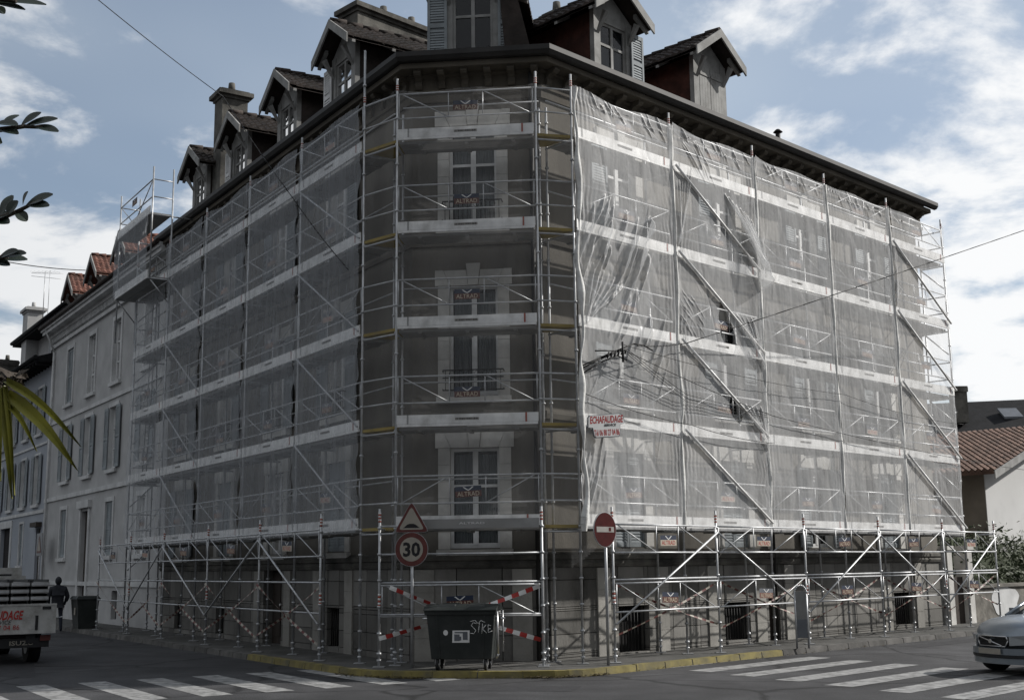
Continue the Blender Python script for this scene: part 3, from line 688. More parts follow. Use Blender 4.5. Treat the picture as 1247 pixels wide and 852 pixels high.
def scaffold(F, nb, label, dirs, extra_top=None, base=(), base_guard=True):
    root = thing('scaffold', label, 'scaffolding', F.P(nb * F.b / 2 if not (F is C) else 1.46, 0, 0))
    tm, dm = toe_mesh(F.b), deck_mesh(F.b)
    gm = {d: guard_mesh(F.b, d) for d in {d for row in dirs for d in row}}
    for k in range(nb + 1):
        p = F.P(k * F.b, 0); q = F.P(k * F.b, .73)
        if F is C and k == 0: p = F.P(.02, 0)
        standard(root, p, .15 if F is not C else .15, (13.05 if (F is L and k == 0) else 12.12)); standard(root, q, .15, 11.6)
        foot(root, p); foot(root, q)
        wrap(root, p, 11.86, 12.0)
        for l in range(5):
            z = Z0 + l * LIFT
            tube_part(root, 'transom', F.P(k * F.b, -.02, z - .07), F.P(k * F.b, .98 if l % 2 else .76, z - .07))
    for k in range(nb):
        sk = (k + 1) * F.b if F.flip else k * F.b
        for l in range(5):
            z = Z0 + l * LIFT
            inst('toe_board', tm, root, F.P(sk, -.03, z), F.rot); inst('deck', dm, root, F.P(sk, .03, z - .003), F.rot)
            d = dirs[k % len(dirs)][l]
            gd = inst('guardrail', gm[d], root, F.P(sk, -.01, z + .48), F.rot)
            pt = bpy.data.objects.new('sign_plate', PLATE if F is C else PLATES[random.choice((0, 0, 2, 2, 1))]); COL.objects.link(pt); pt.parent = gd; pt.location = (F.b / 2 + random.uniform(-.02, .02), -.01, .2 + random.uniform(-.06, .06) * (1 if F is not C else .6)); pt.rotation_euler = (0, random.uniform(-.055, .055), 0)
            if F is not C or True: tube_part(root, 'ledger', F.P(k * F.b, .73, z + 1.0), F.P((k + 1) * F.b, .73, z + 1.0), .019)
    return root
UP, DN = (1, 1), (-1, -1)
rscaf = scaffold(R, 5, 'galvanised scaffold along the sunlit street front, wrapped in clear sheeting', [(UP, DN, UP, DN, UP), (UP, DN, DN, DN, UP), (DN, UP, DN, UP, DN), (UP, DN, UP, UP, DN), (UP, DN, UP, UP, UP)])
lscaf = scaffold(L, 5, 'galvanised scaffold along the shaded street front, a raised cage at its far end', [(UP, UP, DN, UP, UP), (DN, UP, DN, UP, UP), (UP, DN, UP, UP, UP)])
cscaf = scaffold(C, 1, 'single bay galvanised scaffold across the chamfered corner behind the wheeled bin', [(DN, UP, UP, UP, UP)])
# corner decks and rails between the fronts
for (A0, A1, B0, B1, rt) in ((L.P(0, 0), L.P(0, .7), C.P(0, 0), C.P(.1, .7), cscaf), (C.P(C.b, 0), C.P(C.b - .1, .7), R.P(0, 0), R.P(0, .7), cscaf)):
    for l in range(5):
        z = Z0 + l * LIFT
        m = MB(); m.prism([up(A0, z - .03), up(B0, z - .03), up(B1, z - .03), up(A1, z - .03)], [up(A0, z + .03), up(B0, z + .03), up(B1, z + .03), up(A1, z + .03)]); m.build('corner_deck', 'ply', rt)
        for dz in (.5, 1.02): tube_part(rt, 'corner_rail', up(A0, z + dz), up(B0, z + dz), .02)
        tube_part(rt, 'corner_rail', up(A0, z - .1), up(B0, z - .1), .02)
# bracing tubes, one per lift in the second and the last bay of the sunny front; third bay on the left
for k in (1, 4):
    for l in range(4):
        tube_part(rscaf, 'brace', R.P(k * R.b + .05, -.125, Z0 + (l + 1) * LIFT + .12), R.P((k + 1) * R.b - .05, -.125, Z0 + l * LIFT + .15), .03, 'alu')
for k in (0, 3):
    for l in range(4):
        tube_part(lscaf, 'brace', L.P((k + 1) * L.b - .05, -.07, Z0 + (l + 1) * LIFT), L.P(k * L.b + .05, -.07, Z0 + l * LIFT + .1), .022)
# end guard frames at the free ends
for F, s_, rt in ((R, 5 * R.b, rscaf), (L, 5 * L.b, lscaf)):
    for l in range(5):
        z = Z0 + l * LIFT
        for dz in (.5, 1.0): tube_part(rt, 'end_rail', F.P(s_, 0, z + dz), F.P(s_, .75, z + dz), .019)
        tube_part(rt, 'end_bracket', F.P(s_, .05, z - .75), F.P(s_, .72, z - .1), .02)
# pedestrian base in front of each front
def base_row(root, F, ss, o, guards, zig, both=True):
    for i, s_ in enumerate(ss):
        p = F.P(s_, o); standard(root, p, .14, 3.12); foot(root, p); wrap(root, p, 2.86, 3.05)
        if i % 2 == 0: wrap(root, p, 1.25, 1.5)
        tube_part(root, 'base_transom', F.P(s_, o, Z0 - .02), F.P(s_, .1, Z0 - .02), .022)
    for i in range(len(ss) - 1):
        a, b = ss[i], ss[i + 1]; ln = abs(b - a); st = max(a, b) if F.flip else min(a, b)
        gm = guard_mesh(ln, (UP, DN)[i % 2 if F is R else 0], .55)
        for z in guards:
            gd = inst('base_guardrail', gm, root, F.P(st, o - .02, z), F.rot)
            pt = bpy.data.objects.new('sign_plate', PLATE if F is C else PLATES[random.choice((0, 1, 1, 2))]); COL.objects.link(pt); pt.parent = gd; pt.location = (ln / 2, -.01, .24); pt.rotation_euler = (0, random.uniform(-.055, .055), 0)
        for z in (2.78, 2.24, 1.7, 1.07): 
            if not any(abs(z - g_) < .02 or abs(z - g_ - .55) < .02 for g_ in guards): tube_part(root, 'base_rail', F.P(a, o, z), F.P(b, o, z), .021)
        if zig:
            za, zb = (2.65, .85) if i % 2 else (.85, 2.65)
            tube_part(root, 'base_brace', F.P(a, o - .05, za), F.P(b, o - .05, zb), .023)
RB = [.55, 3.95, 7.4, 10.85, 14.3, 17.5]; LB = [1.27, 4.72, 8.3, 12.0, 15.33, 18.9]; CB = [-.22, 2.94]
base_row(rscaf, R, RB, -.35, (2.23, 1.08), True); base_row(lscaf, L, LB, -.3, (2.24,), True); base_row(cscaf, C, CB, -.35, (1.1,), False)
m = MB(); m.fbox(C, .25, 2.9, -.4, -.37, 2.72, 2.9); m.text('ALTRAD', .055, C.P(1.6, -.405, 2.80), C.u, (0, 0, 1), 1, width=.5); m.build('toe_board', ['deck', 'white'], cscaf)
# raised cage at the far end of the left scaffold
zc = Z0 + 4 * LIFT
for s_ in (4 * L.b - .1, 5 * L.b + .1):
    for o in (-.62, 0.):
        q = MB(); q.tube(L.P(s_, o, zc - (1.5 if (o == 0 or s_ > 15) else .1)), L.P(s_, o, 14.2), .026, 8); q.build('cage_standard', 'steel', lscaf)
    for z in (zc + 2.5, zc + 3.05): tube_part(lscaf, 'cage_rail', L.P(s_, -.62, z), L.P(s_, 0.02, z), .02)
    tube_part(lscaf, 'cage_bracket', L.P(s_, -.6, zc - .1), L.P(s_, .0, zc - .8), .02)
    for z in (zc - .06, zc + 1.94): tube_part(lscaf, 'cage_bearer', L.P(s_, -.68, z), L.P(s_, .7, z), .024)
for z in (zc + 2.5, zc + 3.05, zc + 1.0): tube_part(lscaf, 'cage_rail', L.P(4 * L.b - .1, -.62, z), L.P(5 * L.b + .1, -.62, z), .02)
tube_part(lscaf, 'cage_brace', L.P(4 * L.b, -.62, zc + 3), L.P(4.6 * L.b, -.62, zc + 2), .016); tube_part(lscaf, 'cage_brace', L.P(5 * L.b, -.62, zc + 3), L.P(4.5 * L.b, -.62, zc + 2), .016)
for z, nm in ((zc, 'cage_deck'), (zc + 2, 'cage_deck')):
    q = MB(); q.fbox(L, 4 * L.b - .1, 5 * L.b + .1, -.66, -.34, z - .06, z); q.fbox(L, 4 * L.b - .1, 5 * L.b + .1, -.32, -.04, z - .06, z); q.build(nm, 'deck', lscaf)
    q = MB(); q.fbox(L, 4 * L.b - .1, 5 * L.b + .1, -.70, -.67, z - .06, z + .2); q.build('cage_toe_board', 'alu', lscaf)
gd = bpy.data.objects.new('sign_plate', PLATE); COL.objects.link(gd); gd.parent = lscaf; gd.location = L.P(4.5 * L.b, -.66, zc + 2.78) - lscaf.location; gd.rotation_euler = (0, 0, L.rot)
# ladder inside the far left bay
ld = MB()
for x in (5 * L.b - .35, 5 * L.b - .75): ld.tube(L.P(x, .3, Z0 + 2), L.P(x + .1, .5, zc + 1), .02, 6)
for k in range(24):
    t = k / 24; ld.tube(L.P(5 * L.b - .35, .3, 0).lerp(L.P(5 * L.b - .25, .5, 0), t) + V((0, 0, Z0 + 2 + 7 * t)), L.P(5 * L.b - .75, .3, 0).lerp(L.P(5 * L.b - .65, .5, 0), t) + V((0, 0, Z0 + 2 + 7 * t)), .012, 6)
ld.build('ladder', 'steel', lscaf)

# ------------------------------------------------------------------ sheeting
def hsh(i): x = math.sin(i * 127.1 + 31.7) * 43758.5; return x - math.floor(x)
def sheet(F, s0, s1, z0, z1, mtl, label, seed, amp=.05, o0=-.1, folds=(), nu=40, nv=150, ties=True, group=None, cut=None):
    m = MB(); rnd = random.Random(seed); idx = {}
    waves = [(rnd.uniform(3, 9), rnd.uniform(-3, 3), rnd.uniform(0, 6), rnd.uniform(.2, .5)) for _ in range(7)]
    for i in range(nu + 1):
        for j in range(nv + 1):
            a, b = i / nu, j / nv; s_ = s0 + (s1 - s0) * a; z = z0 + (z1 - z0) * b
            lz = ((z - Z0) / LIFT) % 1.0
            e = min(a, 1 - a) * abs(s1 - s0)                            # metres to the nearest pole
            free = min(1, e / .5)
            o = -amp * .5 * free * (.6 + .8 * NZ.noise(V((s_ * .35 + seed, z * .22, 1.7))))
            o += amp * .35 * free * NZ.noise(V((s_ * 1.1, z * .6, seed * 3.1)))
            q_ = NZ.noise(V((s_ * 1.5 + z * .35, z * .45 - s_ * .25, seed * 1.7))); o += amp * .22 * max(0, .16 - abs(q_)) / .16 * (.3 + .7 * free)
            q_ = NZ.noise(V((s_ * 3.1 - z * .5, z * .8, seed * 2.3 + 5))); o += amp * .07 * max(0, .2 - abs(q_)) / .2
            # gathered on the poles: long vertical pleats that wander
            wv = NZ.noise(V((seed * 5.3 + (a > .5) * 9, z * .9, 2.))); w2 = NZ.noise(V((seed * 2.1 + (a > .5) * 5, z * 2.6, 7.)))
            o += amp * (1.1 * wv + .5 * w2) * math.exp(-(e / .10) ** 2)
            o += amp * .38 * math.exp(-e / .28) * math.sin(e * (46 + 14 * wv) + 4 * w2) * (.5 + wv)
            for cs, cz, dx, dz, ln, wd, am in folds:                      # single drag pleats: (s, z), direction, length, width, depth
                x, y = s_ - cs, z - cz; tt = (x * dx + y * dz) / ln
                if abs(tt) < 1:
                    dd = (x * dz - y * dx) + .02 * NZ.noise(V((tt * 2, cs, cz)))
                    o += am * math.exp(-(dd / wd) ** 2) * (1 - tt * tt)
            sag = .04 * math.sin(a * 9 + seed) * (b > .985) - .07 * math.sin(math.pi * a) * (b > .97)
            shift = .05 * math.exp(-e / .15) * NZ.noise(V((seed, z * 1.3, (a > .5) * 3.)))
            m.v.append(F.P(s_ + shift, o0 + o, z + sag))
            idx[i, j] = len(m.v) - 1
    for i in range(nu):
        for j in range(nv):
            if cut and cut((i + .5) / nu, z0 + (z1 - z0) * (j + .5) / nv): continue
            m.f.append((idx[i, j], idx[i + 1, j], idx[i + 1, j + 1], idx[i, j + 1])); m.m.append(0); m.sm.append(True)
    c = F.P((s0 + s1) / 2, 0, z0); me = m.mesh('net_sheet', mtl, c)
    o = bpy.data.objects.new('net_sheet', me); COL.objects.link(o); o.location = c; return tag(o, label, 'netting', group)
GN = 'sheets hung on the scaffolding'
rl = ['clear sheeting with long dark drag folds beside the corner, behind the lettered company board',
      'clear sheeting in the second sunlit bay, torn twice and crossed by pale bracing tubes',
      'clear smooth sheeting over the middle bay of the sunlit front',
      'clear smooth sheeting over the fourth bay of the sunlit front',
      'clear sheeting over the last sunlit bay, with sky behind its end']
b = R.b
holes_r = [(1.32, 1.5, 6.6, 7.35), (1.62, 1.78, 4.9, 5.3)]
def cut2(a, z):
    s_ = a * b
    def drop(cs, cz, w, h, lean):
        x, y = s_ - cs - lean * (z - cz), z - cz; k = (y / h + 1) / 2
        return 0 < k < 1 and abs(x) < w * math.sin(math.pi * k ** .75) * (1 + .25 * NZ.noise(V((0, z * 6, cs))))
    return drop(1.78, 7.35, .30, .62, -.35) or drop(1.98, 5.45, .22, .30, -.5)
def pleats(seed, n, s_, z_, ds, dz_, dirs, ln, wd, am):
    q = random.Random(seed); o = []
    for _ in range(n):
        a_ = dirs + q.uniform(-.12, .12)
        o.append((s_ + q.uniform(-ds, ds), z_ + q.uniform(-dz_, dz_), math.cos(a_), math.sin(a_), ln * q.uniform(.4, 1.3), wd * q.uniform(.7, 1.4), am * q.uniform(.5, 1.3)))
    return o
def fan(node, starts, wd, am):
    o = []
    for i, (s_, z_) in enumerate(starts):
        dx, dz = node[0] - s_, node[1] - z_; l_ = math.hypot(dx, dz)
        o.append(((s_ + node[0]) / 2, (z_ + node[1]) / 2, dx / l_, dz / l_, l_ / 2 * 1.05, wd * (1 + .3 * math.sin(i * 2.3)), am * (1 + .35 * math.sin(i * 1.7))))
    return o
FR = [pleats(1, 12, .7, 8.8, .4, .6, 1.12, .7, .026, -.115) + pleats(2, 14, 1.7, 8.0, .55, 1.2, 1.12, .75, .028, -.115) + pleats(3, 12, 1.9, 6.5, .8, .7, 1.05, .6, .028, -.05) + pleats(4, 8, .5, 3.7, .3, .6, 1.2, .6, .025, -.04) + pleats(5, 14, 1.6, 7.5, 1.3, 3, 1.2, .5, .02, -.015) + fan((.08, 6.75), [(.5 + .16 * k, 8.1 - .05 * k) for k in range(7)], .028, -.10) + pleats(6, 10, 1.7, 11.6, 1.3, .15, 2.2, .3, .025, -.035),
      fan((2 * b - .08, 8.45), [(b + 1.95 + .15 * k, 10.55 - .06 * k) for k in range(8)], .034, -.24) + fan((2 * b - .08, 6.5), [(b + 2.0 + .2 * k, 7.7) for k in range(5)], .028, -.11) + fan((2 * b - .08, 4.6), [(b + 2.2 + .2 * k, 5.6) for k in range(5)], .028, -.11) + fan((b + .08, 9.0), [(b + .1 + .12 * k, 10.5 + .1 * k) for k in range(6)], .024, -.06) + pleats(9, 22, b + .5, 7.5, .35, .6, -.8, .25, .016, -.016) + pleats(11, 12, b + 1.6, 11.6, 1.3, .15, 2.2, .3, .025, -.035) + pleats(8, 8, b + .9, 11.2, .5, .3, -.9, .4, .02, -.03),
      fan((2 * b + .06, 8.6), [(2 * b + .1 + .1 * k, 10.2) for k in range(4)], .026, -.05) + pleats(14, 12, 2 * b + 1.6, 11.6, 1.3, .15, 2.2, .3, .025, -.035) + pleats(15, 8, 2 * b + 1.6, 8, 1.3, 3, 1.4, .5, .022, -.012),
      pleats(16, 12, 3 * b + 1.6, 11.6, 1.3, .15, 2.2, .3, .025, -.035) + pleats(17, 8, 3 * b + 1.6, 8, 1.3, 3, 1.7, .5, .022, -.012), fan((4 * b + .06, 9.0), [(4 * b + .08 + .1 * k, 11.2) for k in range(4)], .026, -.05)]
for k in range(5):
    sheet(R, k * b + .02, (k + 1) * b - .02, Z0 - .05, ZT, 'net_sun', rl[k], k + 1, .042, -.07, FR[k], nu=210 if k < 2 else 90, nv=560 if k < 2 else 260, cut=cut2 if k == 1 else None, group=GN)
ll = ['grey netting over the shaded bay nearest the corner, the largest grey panel', 'grey netting over the second shaded bay from the corner',
      'grey netting over the middle bay of the shaded street front', 'grey netting over the fourth shaded bay, just right of the raised cage', 'grey netting over the farthest shaded bay, below the raised cage']
for k in range(5):
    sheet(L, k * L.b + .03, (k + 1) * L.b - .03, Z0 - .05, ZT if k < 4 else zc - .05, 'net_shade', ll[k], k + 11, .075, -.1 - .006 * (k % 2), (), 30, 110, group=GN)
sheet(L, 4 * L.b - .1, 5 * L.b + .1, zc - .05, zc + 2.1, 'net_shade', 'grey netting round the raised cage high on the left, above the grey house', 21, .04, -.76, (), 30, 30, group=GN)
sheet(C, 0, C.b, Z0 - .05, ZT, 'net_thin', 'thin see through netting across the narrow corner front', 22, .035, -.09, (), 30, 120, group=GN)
dF = Front(L.x, L.y, math.atan2(C.y - L.y, C.x - L.x), (V((C.x - L.x, C.y - L.y))).length, False)
sheet(dF, .03, dF.b - .03, Z0 - .05, ZT, 'net_thin', 'narrow strip of dark netting closing the angle left of the corner bay', 23, .02, -.03, (), 10, 90, group=GN)
c1 = C.P(C.b, 0); eF = Front(c1.x, c1.y, math.atan2(R.y - c1.y, R.x - c1.x), (V((R.x - c1.x, R.y - c1.y))).length, False)
sheet(eF, .03, eF.b - .03, Z0 - .05, ZT, 'net_thin', 'narrow strip of netting closing the angle right of the corner bay', 24, .02, -.03, (), 10, 90, group=GN)
# bunched rope of sheeting hanging on the corner pole
m = MB(); pr = None
for k in range(70):
    z = Z0 - .1 + (ZT + .05 - Z0) * k / 69; p = R.P(.02 + .05 * math.sin(z * 2.1) + .02 * math.sin(z * 6), -.13 + .02 * math.sin(z * 3.3), z); r = .045 + .025 * math.sin(z * 2.7) + .012 * math.sin(z * 7)
    if pr: m.tube(pr[0], p, pr[1], 9, 0, r, cap=False)
    pr = (p, r)
pole_nm = ['second', 'third', 'fourth', 'fifth']
M['rope'] = mat('bunched white sheeting', (.62, .62, .60), .7, var=.2, scale=6, bump=.4, bscale=18)
solo(m, 'bunched_sheeting', 'rope', 'white sheeting bunched like a rope on the pole right of the corner', 'netting')
for kp in range(1, 5):
    m = MB(); nz_ = 90; nr = 10; i0 = 0
    for k in range(nz_ + 1):
        z = Z0 + .05 + (ZT - Z0 - .1) * k / nz_; cx_, cy_ = .05 * NZ.noise(V((kp * 3., z * .8, 1.))), -.05 + .02 * NZ.noise(V((kp * 3., z * 1.1, 4.)))
        for q in range(nr):
            a_ = 2 * math.pi * q / nr; rr_ = .045 + .04 * max(-.6, NZ.noise(V((kp * 7., z * 1.0, 9.)))) + .03 * NZ.noise(V((math.cos(a_) * 1.5 + kp, math.sin(a_) * 1.5, z * 1.4)))
            m.v.append(R.P(kp * R.b + cx_ + rr_ * math.cos(a_), cy_ + rr_ * math.sin(a_), z))
    for k in range(nz_):
        for q in range(nr): m.f.append((k * nr + q, k * nr + (q + 1) % nr, (k + 1) * nr + (q + 1) % nr, (k + 1) * nr + q)); m.m.append(0); m.sm.append(True)
    solo(m, 'bunched_sheeting', 'rope', 'pale sheeting gathered tightly round the %s sunlit pole from the corner' % pole_nm[kp - 1], 'netting')
sheet(R, .02, 1.4, 1.95, Z0, 'net_thin', 'loose transparent hem of sheeting hanging below the first sunlit deck', 31, .06, .3, [(.5, 2.4, .6, .5, .5, .2, -.08)], 20, 16, group=GN, cut=lambda a, z: z < 1.95 + .75 * a)

# ------------------------------------------------------------------ striped tape
GT = 'red and white tape on the scaffold base'
def tape(A, B, label, w=.075, sag=.05):
    m = MB(); ln = (B - A).length; n = max(4, round(ln / .14)); d = (B - A).normalized(); up_ = V((0, 0, 1)); t = (up_ - d * up_.dot(d)).normalized()
    nn = d.cross(t)
    for k in range(n):
        f0, f1 = k / n, (k + 1) / n
        def pt(f): return A.lerp(B, f) - V((0, 0, sag * 4 * f * (1 - f)))
        for q in (-1, 1):
            pass
        tw = lambda f: t * math.cos(.7 * math.sin(f * 7)) + nn * math.sin(.7 * math.sin(f * 7))
        p0, p1 = pt(f0), pt(f1)
        m.prism([p0 - tw(f0) * w / 2, p1 - tw(f1) * w / 2, p1 + tw(f1) * w / 2, p0 + tw(f0) * w / 2], [p0 - tw(f0) * w / 2 + nn * .002, p1 - tw(f1) * w / 2 + nn * .002, p1 + tw(f1) * w / 2 + nn * .002, p0 + tw(f0) * w / 2 + nn * .002], k % 2)
    return solo(m, 'barrier_tape', ['white', 'red'] if w > .07 else ['signwhite', 'dullred'], label, 'barrier tape', GT)
tape(C.P(0, -.42, 1.62), C.P(2.9, -.42, .62), 'striped tape falling from left to right behind the bin at the corner', .085)
tape(C.P(-.2, -.44, .66), C.P(2.9, -.44, 1.62), 'striped tape rising from left to right behind the bin at the corner', .085)
od = ['nearest the no entry sign', 'second from the no entry sign', 'at the round topped panel', 'fourth from the no entry sign', 'by the rubble yard wall']
for i in range(5):
    a, b_ = RB[i], RB[i + 1]
    tape(R.P(a, -.3, 1.65), R.P(b_, -.3, .72), 'falling striped tape in the sunlit scaffold base, bay ' + od[i], .042)
    tape(R.P(a, -.33, .62), R.P(b_, -.33, 1.6), 'rising striped tape in the sunlit scaffold base, bay ' + od[i], .042)
od = ['nearest the corner', 'second from the corner', 'third from the corner', 'fourth from the corner', 'beside the small household bin']
for i in range(5):
    a, b_ = LB[i], LB[i + 1]
    tape(L.P(a, -.36, .45), L.P(b_, -.36, 1.65), 'falling striped tape in the shaded scaffold base, bay ' + od[i], .05)
    if i < 4: tape(L.P(a, -.33, 1.6), L.P(b_, -.33, .5), 'rising striped tape in the shaded scaffold base, bay ' + od[i], .05)

# ------------------------------------------------------------------ company board on the corner pole
bp_ = R.P(0, -.1, 4.72); ux = V((.88, .475, 0)).normalized(); cb = thing('company_board', 'white board with red lettering fixed to the sunlit corner pole', 'sign board', bp_)
nb_ = V((ux.y, -ux.x, 0)); uz = V((0, 0, 1)) * math.cos(rad(5)) - ux * math.sin(rad(5)); ux = ux * math.cos(rad(5)) + V((0, 0, 1)) * math.sin(rad(5))
m = MB(); m.tube(bp_ + uz * -.02, bp_ + ux * .35 + uz * -.02, .02, 8); m.build('bracket', 'steel', cb)
def panel(mb, org, pts, t, mi, off=0.): mb.prism([org + ux * x + uz * z + nb_ * (t + off) for x, z in pts], [org + ux * x + uz * z + nb_ * off for x, z in pts], mi)
org = bp_ + ux * .12 + uz * -.02; m = MB()
shp = [(0, -.03), (.02, .15), (.06, .19), (.72, .21), (.80, .17), (.84, .03), (.72, -.01), (.70, -.19), (.66, -.225), (.16, -.225), (.12, -.2), (.10, -.04)]
panel(m, org, [(x * 1.08, z * 1.1) for x, z in shp], .03, 0)
panel(m, org, [(.017 + x * 1.04, z * 1.03) for x, z in shp], .004, 1, .031)
m.text('ECHAFAUDAGE', .2, org + ux * .45 + uz * .045 + nb_ * .037, ux, uz, 2, shear=.25, width=.80, bold=.005); m.text('SERVICE', .065, org + ux * .52 + uz * -.025 + nb_ * .037, ux, uz, 3, shear=.3, width=.3, bold=.003)
m.text('Tél 06 80 27 04 86', .17, org + ux * .44 + uz * -.205 + nb_ * .037, ux, uz, 2, width=.60, bold=.003)
m.build('board', ['bluegrey', 'white', 'red', 'black'], cb)

# ------------------------------------------------------------------ road signs
def disc_pts(c, ax, r, n=32): return [c + ax * r * math.cos(2 * math.pi * k / n) + V((0, 0, 1)) * r * math.sin(2 * math.pi * k / n) for k in range(n)]
def plate_poly(mb, pts, nrm, t0, t1, mi): mb.prism([p + nrm * t1 for p in pts], [p + nrm * t0 for p in pts], mi)
p = C.P(.44, -.62); p = at(501, 690, 23.55); p = up(p, 0)
ts = thing('road_sign', 'speed bump triangle above a 30 speed limit disc on one grey post', 'traffic sign', up(p, .12))
ax = V((.985, -.17, 0)).normalized(); nf = V((-.17, -.985, 0)).normalized()
m = MB(); m.tube(up(p, .12) - nf * .06, up(p, 3.05) - nf * .06, .03, 10); m.build('post', 'steel', ts)
c = up(p, 2.33) ; m = MB()
plate_poly(m, disc_pts(c, ax, .325), nf, -.02, 0, 0); plate_poly(m, disc_pts(c, ax, .318), nf, .001, .004, 1); plate_poly(m, disc_pts(c, ax, .228), nf, .005, .007, 2)
m.text('30', .36, c - V((0, 0, .125)) + nf * .01, ax, (0, 0, 1), 3, width=.34, bold=.012); m.build('speed_limit_disc', ['steel', 'dullred', 'signwhite', 'black'], ts)
def tri(c, r, ax, rnd=.12):
    cs = [c + V((0, 0, 1)) * r, c - V((0, 0, .5)) * r + ax * r * .866, c - V((0, 0, .5)) * r - ax * r * .866]; o = []
    for i in range(3):
        a, q, b_ = cs[i - 1], cs[i], cs[(i + 1) % 3]
        s0, s1 = q + (a - q) * rnd, q + (b_ - q) * rnd
        o += [s0, (s0 + s1) / 4 + q / 2, s1]
    return o
c = up(p, 2.85); m = MB()
plate_poly(m, tri(c, .40, ax), nf, -.02, 0, 0); plate_poly(m, tri(c, .39, ax), nf, .001, .004, 1); plate_poly(m, tri(c, .295, ax), nf, .005, .007, 2)
hb = [(-.17, -.115), (.17, -.115), (.14, -.1), (.09, -.055), (.04, -.035), (-.04, -.035), (-.09, -.055), (-.14, -.1)]
plate_poly(m, [c + ax * x + V((0, 0, z)) for x, z in hb], nf, .008, .010, 3); m.build('warning_triangle', ['steel', 'dullred', 'signwhite', 'black'], ts)
p = up(at(741, 808, 23.7), 0); ne = thing('no_entry_sign', 'faded red no entry disc turned to the right hand street on its own post', 'traffic sign', up(p, .12))
nf = V((.72, -.69, 0)).normalized(); ax = V((.69, .72, 0)).normalized(); m = MB(); m.tube(up(p, .12), up(p, 2.98), .03, 10); m.build('post', 'steel', ne)
c = up(p, 2.66) + nf * .05 - ax * .06; m = MB(); plate_poly(m, disc_pts(c, ax, .335), nf, -.02, 0, 0); plate_poly(m, disc_pts(c, ax, .325), nf, .001, .004, 1)
plate_poly(m, [c + ax * x + V((0, 0, z)) for x, z in ((-.26, -.05), (.26, -.05), (.26, .055), (-.26, .055))], nf, .005, .008, 2)
plate_poly(m, [c + ax * x + V((0, 0, z)) for x, z in ((.1, -.03), (.17, -.03), (.17, .04), (.1, .04))], nf, .009, .010, 1); M['maroonsign'] = mat('darkened sign red', (.055, .012, .012), .9, var=.2, scale=8, dark=(.03, .012, .012), dscale=2.5, damt=.6, spec=.1)
M['dullwhite'] = mat('darkened sign white', (.24, .23, .215), .6, var=.15, scale=6)
m.build('disc', ['steel', 'maroonsign', 'dullwhite'], ne)
# small round topped panel on two posts
pa = up(at(978, 788, 27.6), 0); rp = thing('round_topped_panel', 'grey round topped panel between two slim posts at the kerb', 'street furniture', up(pa, .12))
ax = R.u * .55 + V((.5, -.2, 0)); ax.normalize(); nf = V((ax.y, -ax.x, 0))
m = MB()
for d in (-.14, .14): m.tube(up(pa + ax * d, .12), up(pa + ax * d, 1.35 if d < 0 else 1.3), .022, 8)
arc = [pa + ax * (.14 * math.cos(t)) + V((0, 0, 1.33 + .16 * math.sin(t))) for t in [math.pi * k / 10 for k in range(11)]]; m.path(arc, .022, 6); m.build('hoop', 'steel', rp)
m = MB(); m.hexa([up(pa + ax * i * .12 + nf * j * .012, z) for z in (.35, .75) for i, j in ((-1, -1), (1, -1), (1, 1), (-1, 1))], 0); m.hexa([up(pa + ax * i * .12 + nf * j * .008, z) for z in (.75, 1.36) for i, j in ((-1, -1), (1, -1), (1, 1), (-1, 1))], 1)
M['greypanel'] = mat('grey perforated panel', (.20, .20, .195), .6, .2, var=.2, scale=4)
m.build('panel', ['bluegrey', 'greypanel'], rp)

# ------------------------------------------------------------------ wheeled bin at the corner
bw = up(at(565, 813, 23.2), .122); dn = thing('wheeled_bin', 'large dark wheeled rubbish container with graffiti and stickers on the kerb at the corner', 'rubbish container', bw)
th = rad(-8); bx_, by_ = V((math.cos(th), math.sin(th), 0)), V((-math.sin(th), math.cos(th), 0))
def B_(x, y, z): return bw + bx_ * x + by_ * y + V((0, 0, z))
m = MB(); hx0, hx1, hy0, hy1, zb_, zt_ = .56, .64, .27, .36, .2, 1.06
m.hexa([B_(i * hx0, j * hy0, zb_) for i, j in ((-1, -1), (1, -1), (1, 1), (-1, 1))] + [B_(i * hx1, j * hy1, zt_) for i, j in ((-1, -1), (1, -1), (1, 1), (-1, 1))])
m.hexa([B_(i * .665, j * .385, 1.0) for i, j in ((-1, -1), (1, -1), (1, 1), (-1, 1))] + [B_(i * .675, j * .395, 1.075) for i, j in ((-1, -1), (1, -1), (1, 1), (-1, 1))])
for x in (-.4, 0, .4): m.hexa([B_(x + i * .02 , -.275 + j * .01, .22) for i, j in ((-1, -1), (1, -1), (1, 1), (-1, 1))] + [B_(x * 1.12 + i * .02, -.35 + j * .01, .98) for i, j in ((-1, -1), (1, -1), (1, 1), (-1, 1))]) if x else None
body = m.build('container_body', 'bin', dn)
bv = body.modifiers.new('b', 'BEVEL'); bv.width = .018; bv.segments = 2
m = MB(); n = 8
prof = [(.40, 1.08), (.40, 1.10), (.28, 1.155), (.1, 1.185), (-.1, 1.185), (-.3, 1.15), (-.42, 1.09), (-.42, 1.075)]
m.prism([B_(-.68, y, z) for y, z in prof], [B_(.68, y, z) for y, z in prof]); 
for x in (-.45, .1): m.hexa([B_(x, -.3, 1.15), B_(x + .35, -.3, 1.15), B_(x + .35, .28, 1.16), B_(x, .28, 1.16), B_(x + .02, -.28, 1.18), B_(x + .33, -.28, 1.18), B_(x + .33, .26, 1.2), B_(x + .02, .26, 1.2)])
m.build('lid', 'bin', dn)
m = MB(); m.path([B_(.69, -.36, 1.06), B_(.70, -.33, .3), B_(.66, -.30, .22)], .016, 8); m.build('corner_rod', 'chrome', dn)
